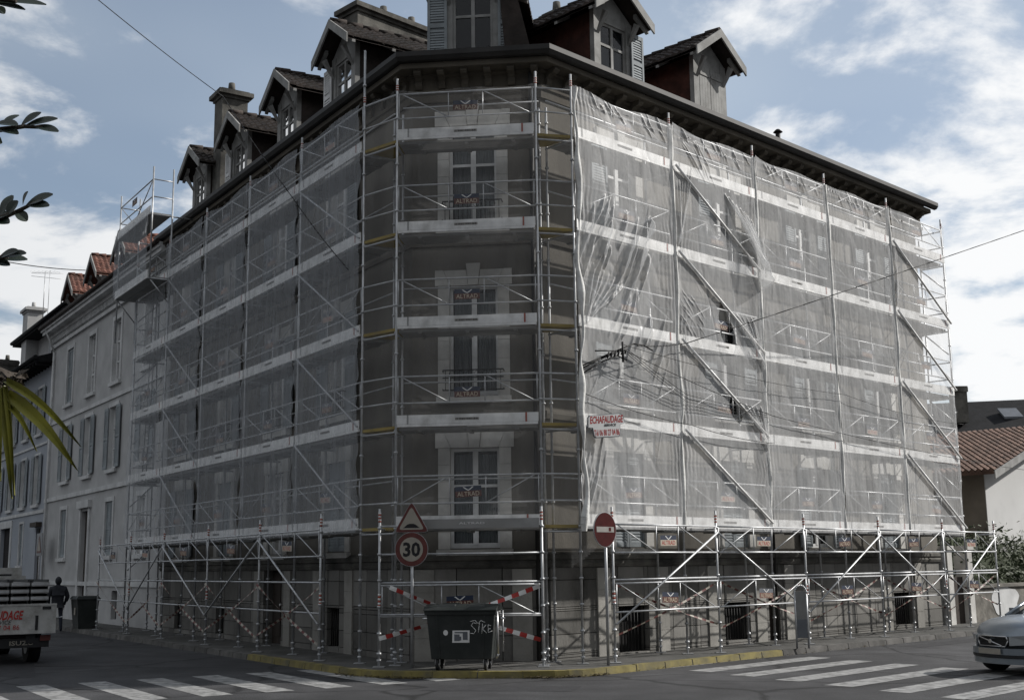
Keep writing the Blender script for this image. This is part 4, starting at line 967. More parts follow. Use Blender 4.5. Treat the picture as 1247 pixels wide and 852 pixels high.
m = MB(); m.path([B_(.69, .30, 1.06), B_(.70, .27, .3)], .016, 8); m.build('corner_rod', 'chrome', dn)
for x in (-1, 1): m = MB(); m.tube(B_(x * .64, 0, .92), B_(x * .78, 0, .92), .022, 8); m.build('side_pin', 'chrome', dn)
for x in (-.45, .45):
    for y in (-.22, .22):
        m = MB(); cx_ = B_(x, y, .1); m.tube(cx_ - bx_ * .025, cx_ + bx_ * .025, .1, 18, 0); m.tube(cx_ - bx_ * .032, cx_ + bx_ * .032, .04, 12, 1); wl = m.build('wheel', ['rubber', 'chrome'], dn)
        m = MB(); m.hexa([cx_ + bx_ * i * .045 + by_ * j * .03 + V((0, 0, z)) for z in (0, .12) for i, j in ((-1, -1), (-.75, -1), (-.75, 1), (-1, 1))]); m.hexa([cx_ + bx_ * i * .045 + by_ * j * .03 + V((0, 0, z)) for z in (0, .12) for i, j in ((.75, -1), (1, -1), (1, 1), (.75, 1))]); m.build('fork', 'chrome', wl)
def on_front(x, z, d=.006):          # a point on the sloping front of the container
    t = (z - zb_) / (zt_ - zb_); return B_(x, -(hy0 + (hy1 - hy0) * t) - d, z)
m = MB(); m.poly([on_front(x, z) for x, z in ((-.16, .5), (.16, .5), (.17, .72), (-.15, .72))], 0)
for k, (x, z, w_, h_) in enumerate([(-.12, .53, .1, .12), (.04, .55, .09, .13), (-.11, .67, .24, .025), (-.02, .54, .03, .07)]): m.poly([on_front(x, z, .009), on_front(x + w_, z, .009), on_front(x + w_, z + h_, .009), on_front(x, z + h_, .009)], 1)
m.poly([on_front(-.28 + .045 * math.cos(t), .68 + .05 * math.sin(t)) for t in [k * math.pi / 7 for k in range(14)]], 0); m.build('sticker', ['white', 'bluegrey'], dn)
m = MB()
for st in ([(.33, .84), (.26, .86), (.22, .81), (.27, .76), (.31, .72), (.27, .66), (.20, .67)], [(.36, .68), (.38, .80), (.39, .86)], [(.43, .66), (.45, .84), (.44, .75), (.52, .82), (.45, .74), (.53, .67)], [(.62, .80), (.56, .82), (.56, .75), (.61, .75), (.56, .74), (.56, .68), (.64, .71)], [(.2, .88), (.3, .9), (.36, .84), (.42, .9), (.5, .86)]):
    m.path([on_front(x * .92, z, .008) for x, z in st], .006, 5)
m.build('graffiti', 'white', dn)

# ------------------------------------------------------------------ small bin far left
wb = up(at(102, 766, 41.5), .02); sb = thing('wheelie_bin', 'dark two wheeled household bin standing by the grey house', 'rubbish bin', wb)
ux_, uy_ = L.right(), L.n
def W_(x, y, z): return wb + ux_ * x + uy_ * y + V((0, 0, z))
m = MB(); m.hexa([W_(i * .36, j * .27, .08) for i, j in ((-1, -1), (1, -1), (1, 1), (-1, 1))] + [W_(i * .43, j * .36, 1.05) for i, j in ((-1, -1), (1, -1), (1, 1), (-1, 1))]); m.build('bin_body', 'bin', sb)
m = MB(); m.hexa([W_(i * .47, j * .4, 1.06) for i, j in ((-1, -1), (1, -1), (1, 1), (-1, 1))] + [W_(i * .42, j * .33, 1.16) for i, j in ((-1, -1), (1, -1), (1, 1), (-1, 1))]); m.tube(W_(-.3, .42, 1.05), W_(.3, .42, 1.05), .02, 8); m.build('bin_lid', 'bin', sb)
for x in (-.34, .34): m = MB(); m.tube(W_(x - .03, .25, .1), W_(x + .03, .25, .1), .1, 14); m.build('wheel', 'rubber', sb)
m = MB(); m.poly([W_(x, -.345 - .006, z) for x, z in ((.02, .55), (.2, .55), (.2, .78), (.02, .78))]); m.build('sticker', 'signwhite', sb)

# ------------------------------------------------------------------ overhead cables
def cable(pts, label, r=.012, sag=.0, n=16, name='overhead_cable'):
    m = MB(); P = []
    for a, b_ in zip(pts, pts[1:]):
        for k in range(n): t = k / n; P.append(a.lerp(b_, t) - V((0, 0, sag * 4 * t * (1 - t))))
    P.append(pts[-1]); m.path(P, r, 5); return solo(m, name, 'cable', label, 'cable', 'overhead cables')
hub = R.P(1.05, -.32, 6.35)
cable([at(100, -16, 24), at(272, 118, 33), L.P(3.4, -.2, 10.6), L.P(.3, -.2, 8.2)], 'black cable slanting from the top left sky across the shaded netting', .011, .05)
cable([at(-30, 311, 40), at(104, 329, 46)], 'black cable at the far left ending at the grey house dormers', .018, .1)
cable([hub + V((.3, -.05, .05)), R.P(3.3, -.25, 6.75), at(1300, 262, 34)], 'long black cable rising to the right across the sunlit sheeting and the sky', .011, .03)
cable([hub, R.P(6.6, -.2, 5.4), R.P(16.5, -.2, 4.85), at(1300, 577, 42)], 'thin lower cable running right past the brown tiled roof', .008, .05)
cable([hub + V((0, 0, .1)), R.P(9.9, -.2, 6.2), R.P(16.4, -.2, 5.9)], 'thin cable crossing the middle of the sunlit sheeting', .006, .12)
for k in range(3): cable([hub + V((.1, 0, -.05 * k)), R.P(3.3, -.2, 5.62 - .08 * k), R.P(6.4, -.2, 5.45 - .05 * k)], ('upper', 'middle', 'lowest')[k] + ' of three thin cables running right from the black cable clamps', .006, .02)
cable([R.P(.1, -.15, 5.35), R.P(3.4, -.25, 4.95), R.P(6.6, -.2, 4.75)], 'thin black cable sagging just above the company board', .008, .06)
m = MB()
for dz, e in ((0, -.1), (.1, 0), (.07, .05)): m.path([R.P(.02, -.1, 5.75 + dz * 1.6), R.P(.45, -.25, 6.02 + dz), R.P(.9, -.3, 6.2 + dz), R.P(1.2, -.3, 6.24 + dz + e)], .015, 6)
m.path([R.P(.85, -.3, 6.28), R.P(1.4, -.32, 6.50), R.P(1.75, -.3, 6.52), R.P(2.05, -.3, 6.44)], .017, 6); m.tube(R.P(1.05, -.33, 6.08), R.P(1.05, -.33, 6.5), .024, 8); m.tube(R.P(.3, -.24, 6.24), R.P(.9, -.3, 6.3), .014, 6)
for k in range(6): x = .6 + k * .11; m.tube(R.P(x, -.3, 6.12 + .03 * k), R.P(x + .05, -.3, 6.24 + .025 * k), .02, 6)
for k in range(4): m.path([R.P(.3 + k * .12, -.28, 6.1 + .03 * k), R.P(.35 + k * .13, -.3, 5.95 + .02 * k)], .005, 4)
solo(m, 'cable_junction', 'cable', 'black cluster of cable clamps in front of the sheeting near the corner', 'cable junction')

# ------------------------------------------------------------------ neighbours on the left street
NL0, NL1 = SL + .02, 33.7
nh = thing('grey_house', 'plain grey three storey townhouse left of the scaffolding with two red tiled dormers', 'house', L.P(25, WO, 0))
NC = [18.9, 23.0, 26.65, 30.25]
hn = [(c - .52, c + .52, 8.95, 11.3) for c in NC] + [(c - .52, c + .52, 5.7, 8.0) for c in NC] + [(c - .5, c + .5, 2.55, 4.5) for c in (19., 23.1, 30.1)] + [(26.0, 27.1, .1, 4.3), (21.6, 22.3, .3, 1.3)]
m = MB(); wall_front(m, L, NL0, NL1, 0, 12.7, hn, rev=.2); m.poly([L.P(NL1, WO, 0), L.P(NL1, WO + 9, 0), L.P(NL1, WO + 9, 12.7), L.P(NL1, WO, 12.7)]); m.poly([L.P(NL0, WO + 9, 0), L.P(NL1, WO + 9, 0), L.P(NL1, WO + 9, 12.7), L.P(NL0, WO + 9, 12.7)])
m.build('wall', 'greystucco', nh)
for i, c in enumerate(NC):
    window(nh, L, c, 8.95, 1.04, 2.35, sur='greytrim', key=False, simple=True, sh='closed' if i == 3 else None, shm='shutter', sw=.17)
    window(nh, L, c, 5.7, 1.04, 2.3, sur='greytrim', key=False, simple=True, sh=('open', 'open', 'open', 'open')[i], sw=.15)
for c in (19., 23.1, 30.1): window(nh, L, c, 2.55, 1.0, 1.95, sur='greytrim', key=False, simple=True, sh='closed' if c > 20 else None, sw=.16)
m = MB(); m.fbox(L, 26.0, 27.1, WO + .15, WO + .2, .1, 4.3); d = m.build('door', 'woodoor', nh)
m = MB(); m.fbox(L, 25.75, 25.99, WO - .06, WO + .1, .1, 4.4); m.fbox(L, 27.11, 27.35, WO - .06, WO + .1, .1, 4.4); m.fbox(L, 25.65, 27.45, WO - .15, WO + .1, 4.41, 4.7); m.build('door_surround', 'greytrim', d)
m = MB(); m.tube(L.P(26.3, WO + .08, 1.2), L.P(26.3, WO + .16, 1.2), .04, 8); m.build('handle', 'chrome', d)
m = MB(); m.fbox(L, 21.6, 22.3, WO + .16, WO + .2, .3, 1.3); m.build('basement_grille', 'room', nh)
m = MB()
for z0_, z1_, d_ in ((4.95, 5.12, .06), (8.3, 8.45, .05), (1.45, 1.6, .05)): m.fbox(L, NL0, NL1, WO - d_, WO + .05, z0_, z1_)
for k in range(24): m.fbox(L, 20.05, 20.5 - (.12 if k % 2 else 0), WO - .035, WO + .05, .2 + k * .2, .39 + k * .2)
for k in range(62): z = .2 + k * .2; m.fbox(L, NL1 - .4 + (.12 if k % 2 else 0), NL1 + .01, WO - .03, WO + .05, z, z + .19)
m.build('stone_band', 'greytrim', nh)
m = MB(); m.fbox(L, NL0, NL1 + .1, WO - .1, WO + .1, 11.75, 11.9); m.fbox(L, NL0, NL1 + .1, WO - .16, WO + .1, 12.25, 12.4); m.fbox(L, NL0, NL1 + .25, WO - .45, WO + .1, 12.4, 12.55); m.fbox(L, NL0, NL1 + .3, WO - .52, WO + .1, 12.55, 12.7)
k = NL0
while k < NL1: m.fbox(L, k, k + .1, WO - .13, WO + .05, 12.0, 12.24); k += .2
m.build('cornice', 'greytrim', nh)
m = MB(); m.tube(L.P(NL0, WO - .57, 12.72), L.P(NL1 + .3, WO - .57, 12.72), .08, 8)
m.poly([L.P(NL0, WO - .5, 12.75), L.P(NL1 + .3, WO - .5, 12.75), L.P(NL1 - 1, WO + 4.5, 14.9), L.P(NL0, WO + 4.5, 14.9)]); m.poly([L.P(NL0, WO + 9.3, 12.75), L.P(NL1 + .3, WO + 9.3, 12.75), L.P(NL1 - 1, WO + 4.5, 14.9), L.P(NL0, WO + 4.5, 14.9)]); m.poly([L.P(NL1 + .3, WO - .5, 12.75), L.P(NL1 + .3, WO + 9.3, 12.75), L.P(NL1 - 1, WO + 4.5, 14.9)])
nroof = m.build('roof', 'tile', nh)
for c in (22.9, 27.0, 30.9): dormer(nh, L, c, 12.7, fw=.6, hw=.95, ze=13.65, za=14.55, of=1.4, og=.9, deep=4.2, roofm='redtile', cheekm='tanwall', shut='none')
dp = MB(); dp.tube(L.P(NL1 - .55, WO - .08, .15), L.P(NL1 - .55, WO - .08, 11.6), .05, 8); dp.tube(L.P(NL1 - .55, WO - .08, 11.6), L.P(NL1 - .55, WO - .5, 12.6), .05, 8); dp.build('downpipe', 'greytrim', nh)

h2 = thing('blue_house', 'blue grey terraced house with shutters at the far left edge behind the sword leaves', 'house', L.P(46, WO, 0)); H0, H1 = NL1 + .05, 62.
cols2 = [35.6 + 2.9 * k for k in range(9)]
hh = [(c - .5, c + .5, 8.2, 10.3) for c in cols2] + [(c - .5, c + .5, 5.0, 7.2) for c in cols2] + [(37.9, 38.7, 2.3, 4.2), (40.8, 43.2, .1, 4.1), (34.3, 35.2, .1, 3.9)]
m = MB(); wall_front(m, L, H0, H1, 0, 11.2, hh); m.build('wall', 'bluestucco', h2)
for c in cols2:
    window(h2, L, c, 8.2, 1.0, 2.1, sur='greytrim', key=False, simple=True, sh='open', sw=.1); window(h2, L, c, 5.0, 1.0, 2.2, sur='greytrim', key=False, simple=True, sh='open', sw=.1)
window(h2, L, 38.3, 2.3, .8, 1.9, sur='greytrim', key=False, simple=True, sh='closed', sw=.1)
m = MB(); m.fbox(L, 40.8, 43.2, WO + .16, WO + .2, .1, 4.1); m.fbox(L, 40.5, 40.79, WO - .05, WO + .1, .1, 4.1, 1); m.fbox(L, 43.21, 43.5, WO - .05, WO + .1, .1, 4.1, 1); m.fbox(L, 40.5, 43.5, WO - .05, WO + .1, 4.11, 4.45, 1); m.build('gateway', ['room', 'greytrim'], h2)
m = MB(); m.fbox(L, 34.3, 35.2, WO + .12, WO + .17, .1, 3.9); m.fbox(L, 34.1, 35.4, WO - .25, WO + .05, 3.95, 4.15); m.build('door', 'woodoor', h2)
m = MB(); m.fbox(L, H0, H1, WO - .05, WO + .05, 4.55, 4.7); m.fbox(L, H0, H1, WO - .05, WO + .05, 7.6, 7.7); m.build('stone_band', 'greytrim', h2)
m = MB(); m.fbox(L, H0 - .2, H1, .3, WO + .3, 11.2, 11.28); m.tube(L.P(H0 - .4, .25, 11.35), L.P(H1, .25, 11.35), .1, 8); m.poly([L.P(H0 - .2, .3, 11.4), L.P(H1, .3, 11.4), L.P(H1, 3.2, 12.4), L.P(H0 - .2, 3.2, 12.4)]); m.poly([L.P(H0 - .2, .3, 11.4), L.P(H0 - .2, 3.2, 12.4), L.P(H0 - .2, 3.2, 11.3), L.P(H0 - .2, .3, 11.28)])
k = H0
while k < H1: m.fbox(L, k, k + .09, .35, WO, 11.06, 11.195); k += .6
r2 = m.build('roof', 'slate', h2); ATZ, ATS = 14.1, 46.5
m = MB(); m.fbox(L, H0 + .2, ATS, 2.6, 8, 11.5, ATZ, 0); m.fbox(L, H0 + 1.5, H0 + 1.9, 2.5, 2.59, 11.6, ATZ - .2, 1); m.fbox(L, 41, 41.6, 2.5, 2.59, 11.8, ATZ - .2, 1); m.build('attic_block', ['greystucco', 'bluegrey'], h2)
m = MB(); m.fbox(L, H0 - 1, ATS + .8, 1.8, 8.5, ATZ, ATZ + .15); m.tube(L.P(H0 - 1, 1.75, ATZ + .18), L.P(ATS + .8, 1.75, ATZ + .18), .1, 8); m.prism([L.P(H0 - 1, 1.8, ATZ + .15), L.P(H0 - 1, 8.5, ATZ + .15), L.P(H0 - 1, 5, ATZ + 1)], [L.P(ATS + .8, 1.8, ATZ + .15), L.P(ATS + .8, 8.5, ATZ + .15), L.P(ATS + .8, 5, ATZ + 1)]); m.build('attic_roof', 'slate', h2)
ch = up(at(40, 395, 64), 0); cc = chimney(h2, ch, (L.u.x, L.u.y), .6, .4, 12, at(40, 376, 64).z, 'greystucco', 1, .15)
ch = up(at(8, 455, 66), 0); chimney(h2, ch, (L.u.x, L.u.y), .6, .45, 10, at(8, 440, 66).z, 'moulding', 1, .08)
an = up(at(53, 370, 60), 0); m = MB(); m.tube(up(an, 14.5), up(an, 17.0), .02, 6); m.tube(up(an - L.u * 1.1, 14.6), up(an - L.u * 1.1, 16.8), .013, 5)
for k in range(2): m.tube(up(an - V((.7, 0, 0)), 16.9 - .15 * k), up(an + V((.8, .4, 0)), 16.95 - .3 * k), .011, 5)
for k in range(7): q = V((an.x - .6 + .2 * k, an.y, 16.9)); m.tube(q - V((0, .4, 0)), q + V((0, .4, .1)), .008, 5)
m.build('aerial', 'steel', h2)
p = up(at(47, 700, 52), .12); ws = thing('warning_sign', 'dark triangular warning sign on a post in front of the blue grey house', 'traffic sign', p); ax = L.right(); nf = -L.n
m = MB(); m.tube(p, up(p, 3.5), .035, 8); m.build('post', 'steel', ws); m = MB(); c = up(p, 3.1); plate_poly(m, [c + ax * x + V((0, 0, z)) for x, z in ((-.52, -.45), (.52, -.45), (.52, .5), (-.52, .5))], nf, .02, .04, 2); plate_poly(m, tri(c - V((0, 0, .08)), .5, ax), nf, .045, .05, 0); plate_poly(m, tri(c - V((0, 0, .08)), .34, ax), nf, .052, .056, 1); m.build('triangle', ['dullred', 'signwhite', 'bluegrey'], ws)

# ------------------------------------------------------------------ right of the building
sh0 = SR + .1
yw = thing('yard_wall', 'low rubble yard wall with a pale rendered patch right of the scaffolded building', 'wall', R.P(24, 1, 0))
m = MB(); wall_front(m, R, sh0 + 1.6, 60, 0, 1.15, [], o=1.0); m.fbox(R, sh0 + 1.6, 60, .93, 1.38, 1.15, 1.25); m.poly([R.P(sh0 + 1.6, 1, 0), R.P(sh0 + 1.6, 1.35, 0), R.P(sh0 + 1.6, 1.35, 1.2), R.P(sh0 + 1.6, 1, 1.2)]); m.build('wall', 'rubble', yw)
m = MB(); m.fprism(R, [(20.9 + (1.0 + .35 * NZ.noise(V((math.cos(k / 4), math.sin(k / 4), 1.)) * 1.7)) * math.cos(k / 4), .72 + (.5 + .25 * NZ.noise(V((math.cos(k / 4), math.sin(k / 4), 5.)) * 2.1)) * math.sin(k / 4)) for k in range(25)], .985, .998); m.build('rendered_patch', 'greytrim', yw); m = MB(); m.fbox(R, 25.5, 26.6, .95, .995, .5, 1.1); m.build('brick_patch', 'brick', yw)
for s_ in (sh0 + .05, sh0 + 1.35): 
    m = MB(); m.fbox(R, s_, s_ + .3, .85, 1.3, 0, 2.3); m.fbox(R, s_ - .05, s_ + .35, .8, 1.35, 2.3, 2.42); m.build('gate_pier', 'stone', yw)
m = MB(); m.fbox(R, sh0 + .36, sh0 + 1.34, 1.05, 1.1, .12, 1.5); m.build('gate', 'woodoor', yw)
# hedge on the wall: clumps of leaf faces
hd = thing('hedge', 'clipped evergreen hedge growing above the rubble wall at the right edge', 'hedge', R.P(26, 2, 1.5))
def leaves(mb, pts, n, size, spread, rnd):
    for _ in range(n):
        c = rnd.choice(pts); p = c + V((rnd.gauss(0, spread), rnd.gauss(0, spread), rnd.gauss(0, spread * .8)))
        a = V((rnd.gauss(0, 1), rnd.gauss(0, 1), rnd.gauss(0, 1))).normalized(); b_ = a.orthogonal().normalized(); s_ = size * rnd.uniform(.6, 1.4)
        mb.poly([p - a * s_, p + b_ * s_ * .45, p + a * s_, p - b_ * s_ * .45])
rn = random.Random(3); m = MB(); m2 = MB()
for k in range(26):
    s_ = 18.6 + k * .8; c = R.P(s_, 2.0 + rn.uniform(-.3, .3), 2.2 + rn.uniform(-.25, .45))
    leaves(m, [c], 420, .085, .38, rn); leaves(m, [c - V((0, 0, .7))], 200, .1, .4, rn)
    m2.tube(R.P(s_, 2.1, 0), c, .05, 6, 0, .02); leaves(m, [R.P(s_, 1.9, 1.5)], 330, .1, .35, rn)
m3 = MB()
for k in range(40):
    s_ = 18.4 + k * .52; m3.fprism(R, [(s_, .9), (s_ + .53, .9), (s_ + .53, 2.15 + .2 * math.sin(k * 1.3)), (s_, 2.15 + .2 * math.sin(k * 1.3 - 1.3))], 1.7, 2.5)
m3.build('inner_foliage', 'leaf', hd)
m.build('foliage', 'leaf', hd); m2.build('trunk', 'bark', hd)
rh = thing('tiled_house', 'white gabled house with a brown red tiled roof at the right edge', 'house', R.P(24, 4, 0))
hs0, hs1, ho0, ho1, he, hrz = 22.3, 33, 2.0, 13, 5.05, 6.75
m = MB(); ms = (hs0 + hs1) / 2
m.prism([R.P(hs0, ho0, 0), R.P(hs1, ho0, 0), R.P(hs1, ho0, he), R.P(ms, ho0, hrz), R.P(hs0, ho0, he)], [R.P(hs0, ho1, 0), R.P(hs1, ho1, 0), R.P(hs1, ho1, he), R.P(ms, ho1, hrz), R.P(hs0, ho1, he)])
m.build('wall', 'whitewall', rh)
m = MB(); m.fbox(R, hs0 - .012, hs0 - .004, ho0 + .02, ho1, 0, he); m.build('side_wall', 'tanwall', rh)
m = MB(); n = 54; og_ = ho0 - .7; sl = (hrz - he) / (ms - hs0)
for d, e in ((hs0, -1), (hs1, 1)):
    rows_ = 22
    for j in range(rows_):                                   # overlapping courses of round tiles
        t0, t1 = j / rows_, (j + 1) / rows_
        x0, x1 = d + e * .75 + (ms - d - e * .75) * t0, d + e * .75 + (ms - d - e * .75) * t1
        za, zb2 = he - .75 * sl + (hrz + .02 - he + .75 * sl) * t0 + .10, he - .75 * sl + (hrz + .02 - he + .75 * sl) * t1 + .06
        for i in range(n):
            o0, o1 = og_ + (ho1 - og_) * i / n, og_ + (ho1 - og_) * (i + 1) / n; om = (o0 + o1) / 2
            m.poly([R.P(x0, o0, za), R.P(x0, om, za + .09), R.P(x1, om, zb2 + .09), R.P(x1, o0, zb2)]); m.poly([R.P(x0, om, za + .09), R.P(x0, o1, za), R.P(x1, o1, zb2), R.P(x1, om, zb2 + .09)])
            m.poly([R.P(x0, o0, za - .05), R.P(x0, o1, za - .05), R.P(x0, om, za + .09)])
    m.prism([R.P(d + e * .75, og_, he - .75 * sl - .04), R.P(ms, og_, hrz - .02), R.P(ms, og_, hrz + .05), R.P(d + e * .75, og_, he - .75 * sl + .04)], [R.P(d + e * .75, ho1, he - .75 * sl - .04), R.P(ms, ho1, hrz - .02), R.P(ms, ho1, hrz + .05), R.P(d + e * .75, ho1, he - .75 * sl + .04)])
M['browntile'] = mat('brown red roof tile', (.125, .078, .06), .9, var=.4, scale=3, bump=.4, bscale=10, dark=(.07, .045, .035), dscale=1.4, damt=.8, island=.25)
m.build('roof', 'browntile', rh)
m = MB()
for d, e in ((hs0, -1), (hs1, 1)): m.prism([R.P(d + e * .8, og_ - .05, he - .75 * sl - .2), R.P(ms, og_ - .05, hrz - .15), R.P(ms, og_ - .05, hrz + .08), R.P(d + e * .8, og_ - .05, he - .75 * sl + .06)], [R.P(d + e * .8, og_ - .01, he - .75 * sl - .2), R.P(ms, og_ - .01, hrz - .15), R.P(ms, og_ - .01, hrz + .08), R.P(d + e * .8, og_ - .01, he - .75 * sl + .06)])
m.build('barge_board', 'barge', rh)
bh = thing('slate_roofed_house', 'house with a long dark slate roof behind the tiled house', 'house', at(1230, 640, 60)); bh.location.z = 0
m = MB(); q0, q1 = up(at(1100, 600, 62), 0), up(at(1500, 600, 58), 0); dv = V((.1, 1, 0)) * 9
m.prism([q0, q1, q1 + V((0, 0, 7.4)), q0 + V((0, 0, 7.4))], [q0 + dv, q1 + dv, q1 + dv + V((0, 0, 7.4)), q0 + dv + V((0, 0, 7.4))]); m.build('wall', 'tanwall', bh)
m = MB(); e_ = V((0, -.5, 0)); m.prism([q0 + e_ + V((0, 0, 7.3)), q0 + dv - e_ + V((0, 0, 7.3)), q0 + dv / 2 + V((0, 0, 10.4))], [q1 + e_ + V((0, 0, 7.3)), q1 + dv - e_ + V((0, 0, 7.3)), q1 + dv / 2 + V((0, 0, 10.4))]); rf2 = m.build('roof', 'slate', bh)
m = MB(); a_ = q0.lerp(q1, .42) + dv * .32; m.hexa([a_ + V((i * .5, j * .6 * 1, 9.45 + .45 * j)) for j in (-.6, .6) for i in (-1, 1)][:2] + [a_ + V((.5, .5, 9.75)), a_ + V((-.5, .5, 9.75))] + [a_ + V((-.5, -.36, 9.3)), a_ + V((.5, -.36, 9.3)), a_ + V((.5, .5, 9.85)), a_ + V((-.5, .5, 9.85))]); m.build('skylight', 'bluegrey', rf2)
ch = up(at(1168, 500, 63), 0); chimney(rf2, ch, (1, 0), .35, .35, 9, 10.9, 'moulding', 0, .05)

# ------------------------------------------------------------------ flatbed truck at the left edge
tr_ = V((-10.2, 27.6, 0)); fw_, rt_ = V((-.545, .838, 0)).normalized(), V((.838, .545, 0)).normalized()
tk = thing('flatbed_truck', 'white flatbed truck with red lettering on its tailgate at the left edge', 'truck', tr_ - rt_ * .9)
def T(x, y, z): return tr_ + rt_ * x + fw_ * y + V((0, 0, z))     # x to the right of the tail's right edge, y forward
def tb(mb, x0, x1, y0, y1, z0, z1, m=0): mb.hexa([T(x, y, z) for z in (z0, z1) for x, y in ((x0, y0), (x1, y0), (x1, y1), (x0, y1))], m)
m = MB(); tb(m, -1.9, 0, .06, 3.4, .72, .80, 0); tb(m, -.04, 0, .06, 3.4, .80, 1.2, 0); tb(m, -1.9, -1.86, .06, 3.4, .80, 1.2, 0); tb(m, -1.9, 0, 3.4, 3.46, .8, 1.9, 0)
tb(m, -1.5, -1.3, .1, 5.2, .45, .72, 1); tb(m, -.6, -.4, .1, 5.2, .45, .72, 1); m.build('bed', ['truckwhite', 'plastic'], tk)
m = MB(); tb(m, -1.9, 0, 0, .045, .66, 1.30, 0); tb(m, -.44, -.38, -.02, 0, .74, 1.05, 1); tb(m, -.3, -.12, -.02, 0, 1.18, 1.24, 1); tb(m, -1.9, 0, -.012, 0, 1.26, 1.30, 0); tb(m, -1.9, 0, -.012, 0, .66, .71, 0)
m.text('ECHAFAUDAGE', .26, T(-.72, -.014, .98), rt_, (0, 0, 1), 2, align='RIGHT', shear=.25, bold=.008, width=1.15); m.text('SERVICE', .12, T(-.95, -.014, .88), rt_, (0, 0, 1), 3, align='RIGHT', shear=.25); m.text('06 80 27 04 86', .15, T(-.76, -.014, .755), rt_, (0, 0, 1), 2, align='RIGHT', width=.9)
m.build('tailgate', ['truckwhite', 'plastic', 'red', 'black'], tk)
m = MB(); tb(m, -1.85, -.1, .12, .2, .36, .56, 0); m.text('ISUZU', .13, T(-.68, .115, .42), rt_, (0, 0, 1), 1, width=.5, bold=.002); m.build('rear_bar', ['plastic', 'signwhite'], tk)
for x in (-1.82, -.3): m = MB(); tb(m, x, x + .22, .08, .12, .5, .62); m.build('tail_light', 'dullred', tk)
for x in (-1.72, -.28):
    for y in (1.0, 4.3):
        m = MB(); c = T(x, y, .38); m.tube(c - rt_ * .13, c + rt_ * .13, .38, 24, 0); w_ = m.build('wheel', 'rubber', tk); m = MB(); m.tube(c - rt_ * .135, c + rt_ * .135, .2, 18); m.build('rim', 'steel', w_)
m = MB(); m.prism([T(-1.85, y, z) for y, z in ((3.6, .45), (5.5, .45), (5.55, 1.2), (5.2, 2.05), (3.65, 2.1))], [T(-.05, y, z) for y, z in ((3.6, .45), (5.5, .45), (5.55, 1.2), (5.2, 2.05), (3.65, 2.1))], 0); m.build('cab', 'truckwhite', tk)
m = MB(); tb(m, -1.6, -.3, 3.57, 3.595, 1.35, 1.95); m.build('rear_window', 'carglass', tk)
m = MB(); m.tube(T(.02, .4, .95), T(.18, .2, 1.0), .012, 6); tb(m, .0, .02, .5, .62, .9, .98); m.build('latch', 'chrome', tk)
for st in range(3):
    for ly in range(5):
        x1 = -.16 - st * .42; z = 1.06 + ly * .155 + random.uniform(-.004, .004); y0 = .1 + random.uniform(0, .06)
        m = MB(); tb(m, x1 - .37, x1, y0, y0 + 2.6, z, z + .09, 0); tb(m, x1 - .375, x1 + .005, y0 - .012, y0, z + .02, z + .075, 1)
        for e in (-.36, -.03): tb(m, x1 + e, x1 + e + .02, y0 + .02, y0 + 2.5, z + .09, z + .15, 2)
        solo(m, 'scaffold_board', ['deck', 'steel', 'plastic'], 'pale scaffold board on the white truck, %s layer of the %s stack' % (('lowest', 'second', 'third', 'fourth', 'top')[ly], ('rightmost', 'middle', 'left')[st]), 'scaffold board', 'scaffold boards stacked on the truck')
m = MB(); rn = random.Random(5); pts = []
for i in range(9):
    for j in range(12):
        a, b_ = math.pi * i / 8, 2 * math.pi * j / 12; r = .27 * (1 + .15 * rn.uniform(-1, 1)); pts.append(T(-1.55, .6, 1.78) + rt_ * r * 1.2 * math.sin(a) * math.cos(b_) + fw_ * r * math.sin(a) * math.sin(b_) + V((0, 0, r * .8 * math.cos(a))))
i0 = len(m.v); m.v += pts
for i in range(8):
    for j in range(12): m.f.append((i0 + i * 12 + j, i0 + i * 12 + (j + 1) % 12, i0 + (i + 1) * 12 + (j + 1) % 12, i0 + (i + 1) * 12 + j)); m.m.append(0); m.sm.append(True)
solo(m, 'sack', 'coat', 'dark sack lying on the stacked boards at the left edge', 'sack')

# ------------------------------------------------------------------ car at the right edge
cf = V((-.93, -.37, 0)).normalized(); cl = V((.37, -.93, 0)).normalized()     # forward, and to its left (towards the camera)
c0 = V((8.42, 22.1, 0)); car = thing('car', 'silver blue saloon car with a black grille nosing in at the right edge', 'car', c0 - cf * 2.3)
def K(x, y, z): return c0 + cf * x + cl * y + V((0, 0, z))      # x = 0 at the nose, negative backwards
def loft(secs, name, mtl, par, close=True):
    m = MB(); n = len(secs[0]); i0 = 0
    for sct in secs: m.v += [K(*p) for p in sct]
    for i in range(len(secs) - 1):
        for j in range(n - (0 if close else 1)):
            k = (j + 1) % n; m.f.append((i * n + j, i * n + k, (i + 1) * n + k, (i + 1) * n + j)); m.m.append(0); m.sm.append(True)
    m.f.append(tuple(range(n))); m.f.append(tuple(range(len(m.v) - 1, len(m.v) - n - 1, -1))); m.m += [0, 0]; m.sm += [False, False]
    return m.build(name, mtl, par)
def sect(x, hw, zb, zt, crown=.04, tum=.06, bow=0.):
    pts = []
    for y, z in ((-.96, zb), (-1, zb + .12), (-1.0, zb + (zt - zb) * .55), (-.985, zt - .12), (-.93, zt - .03), (-.7, zt + crown * .5), (0, zt + crown), (.7, zt + crown * .5), (.93, zt - .03), (.985, zt - .12), (1.0, zb + (zt - zb) * .55), (1, zb + .12), (.96, zb)):
        pts.append((x - bow * y * y, y * hw, z))
    return pts
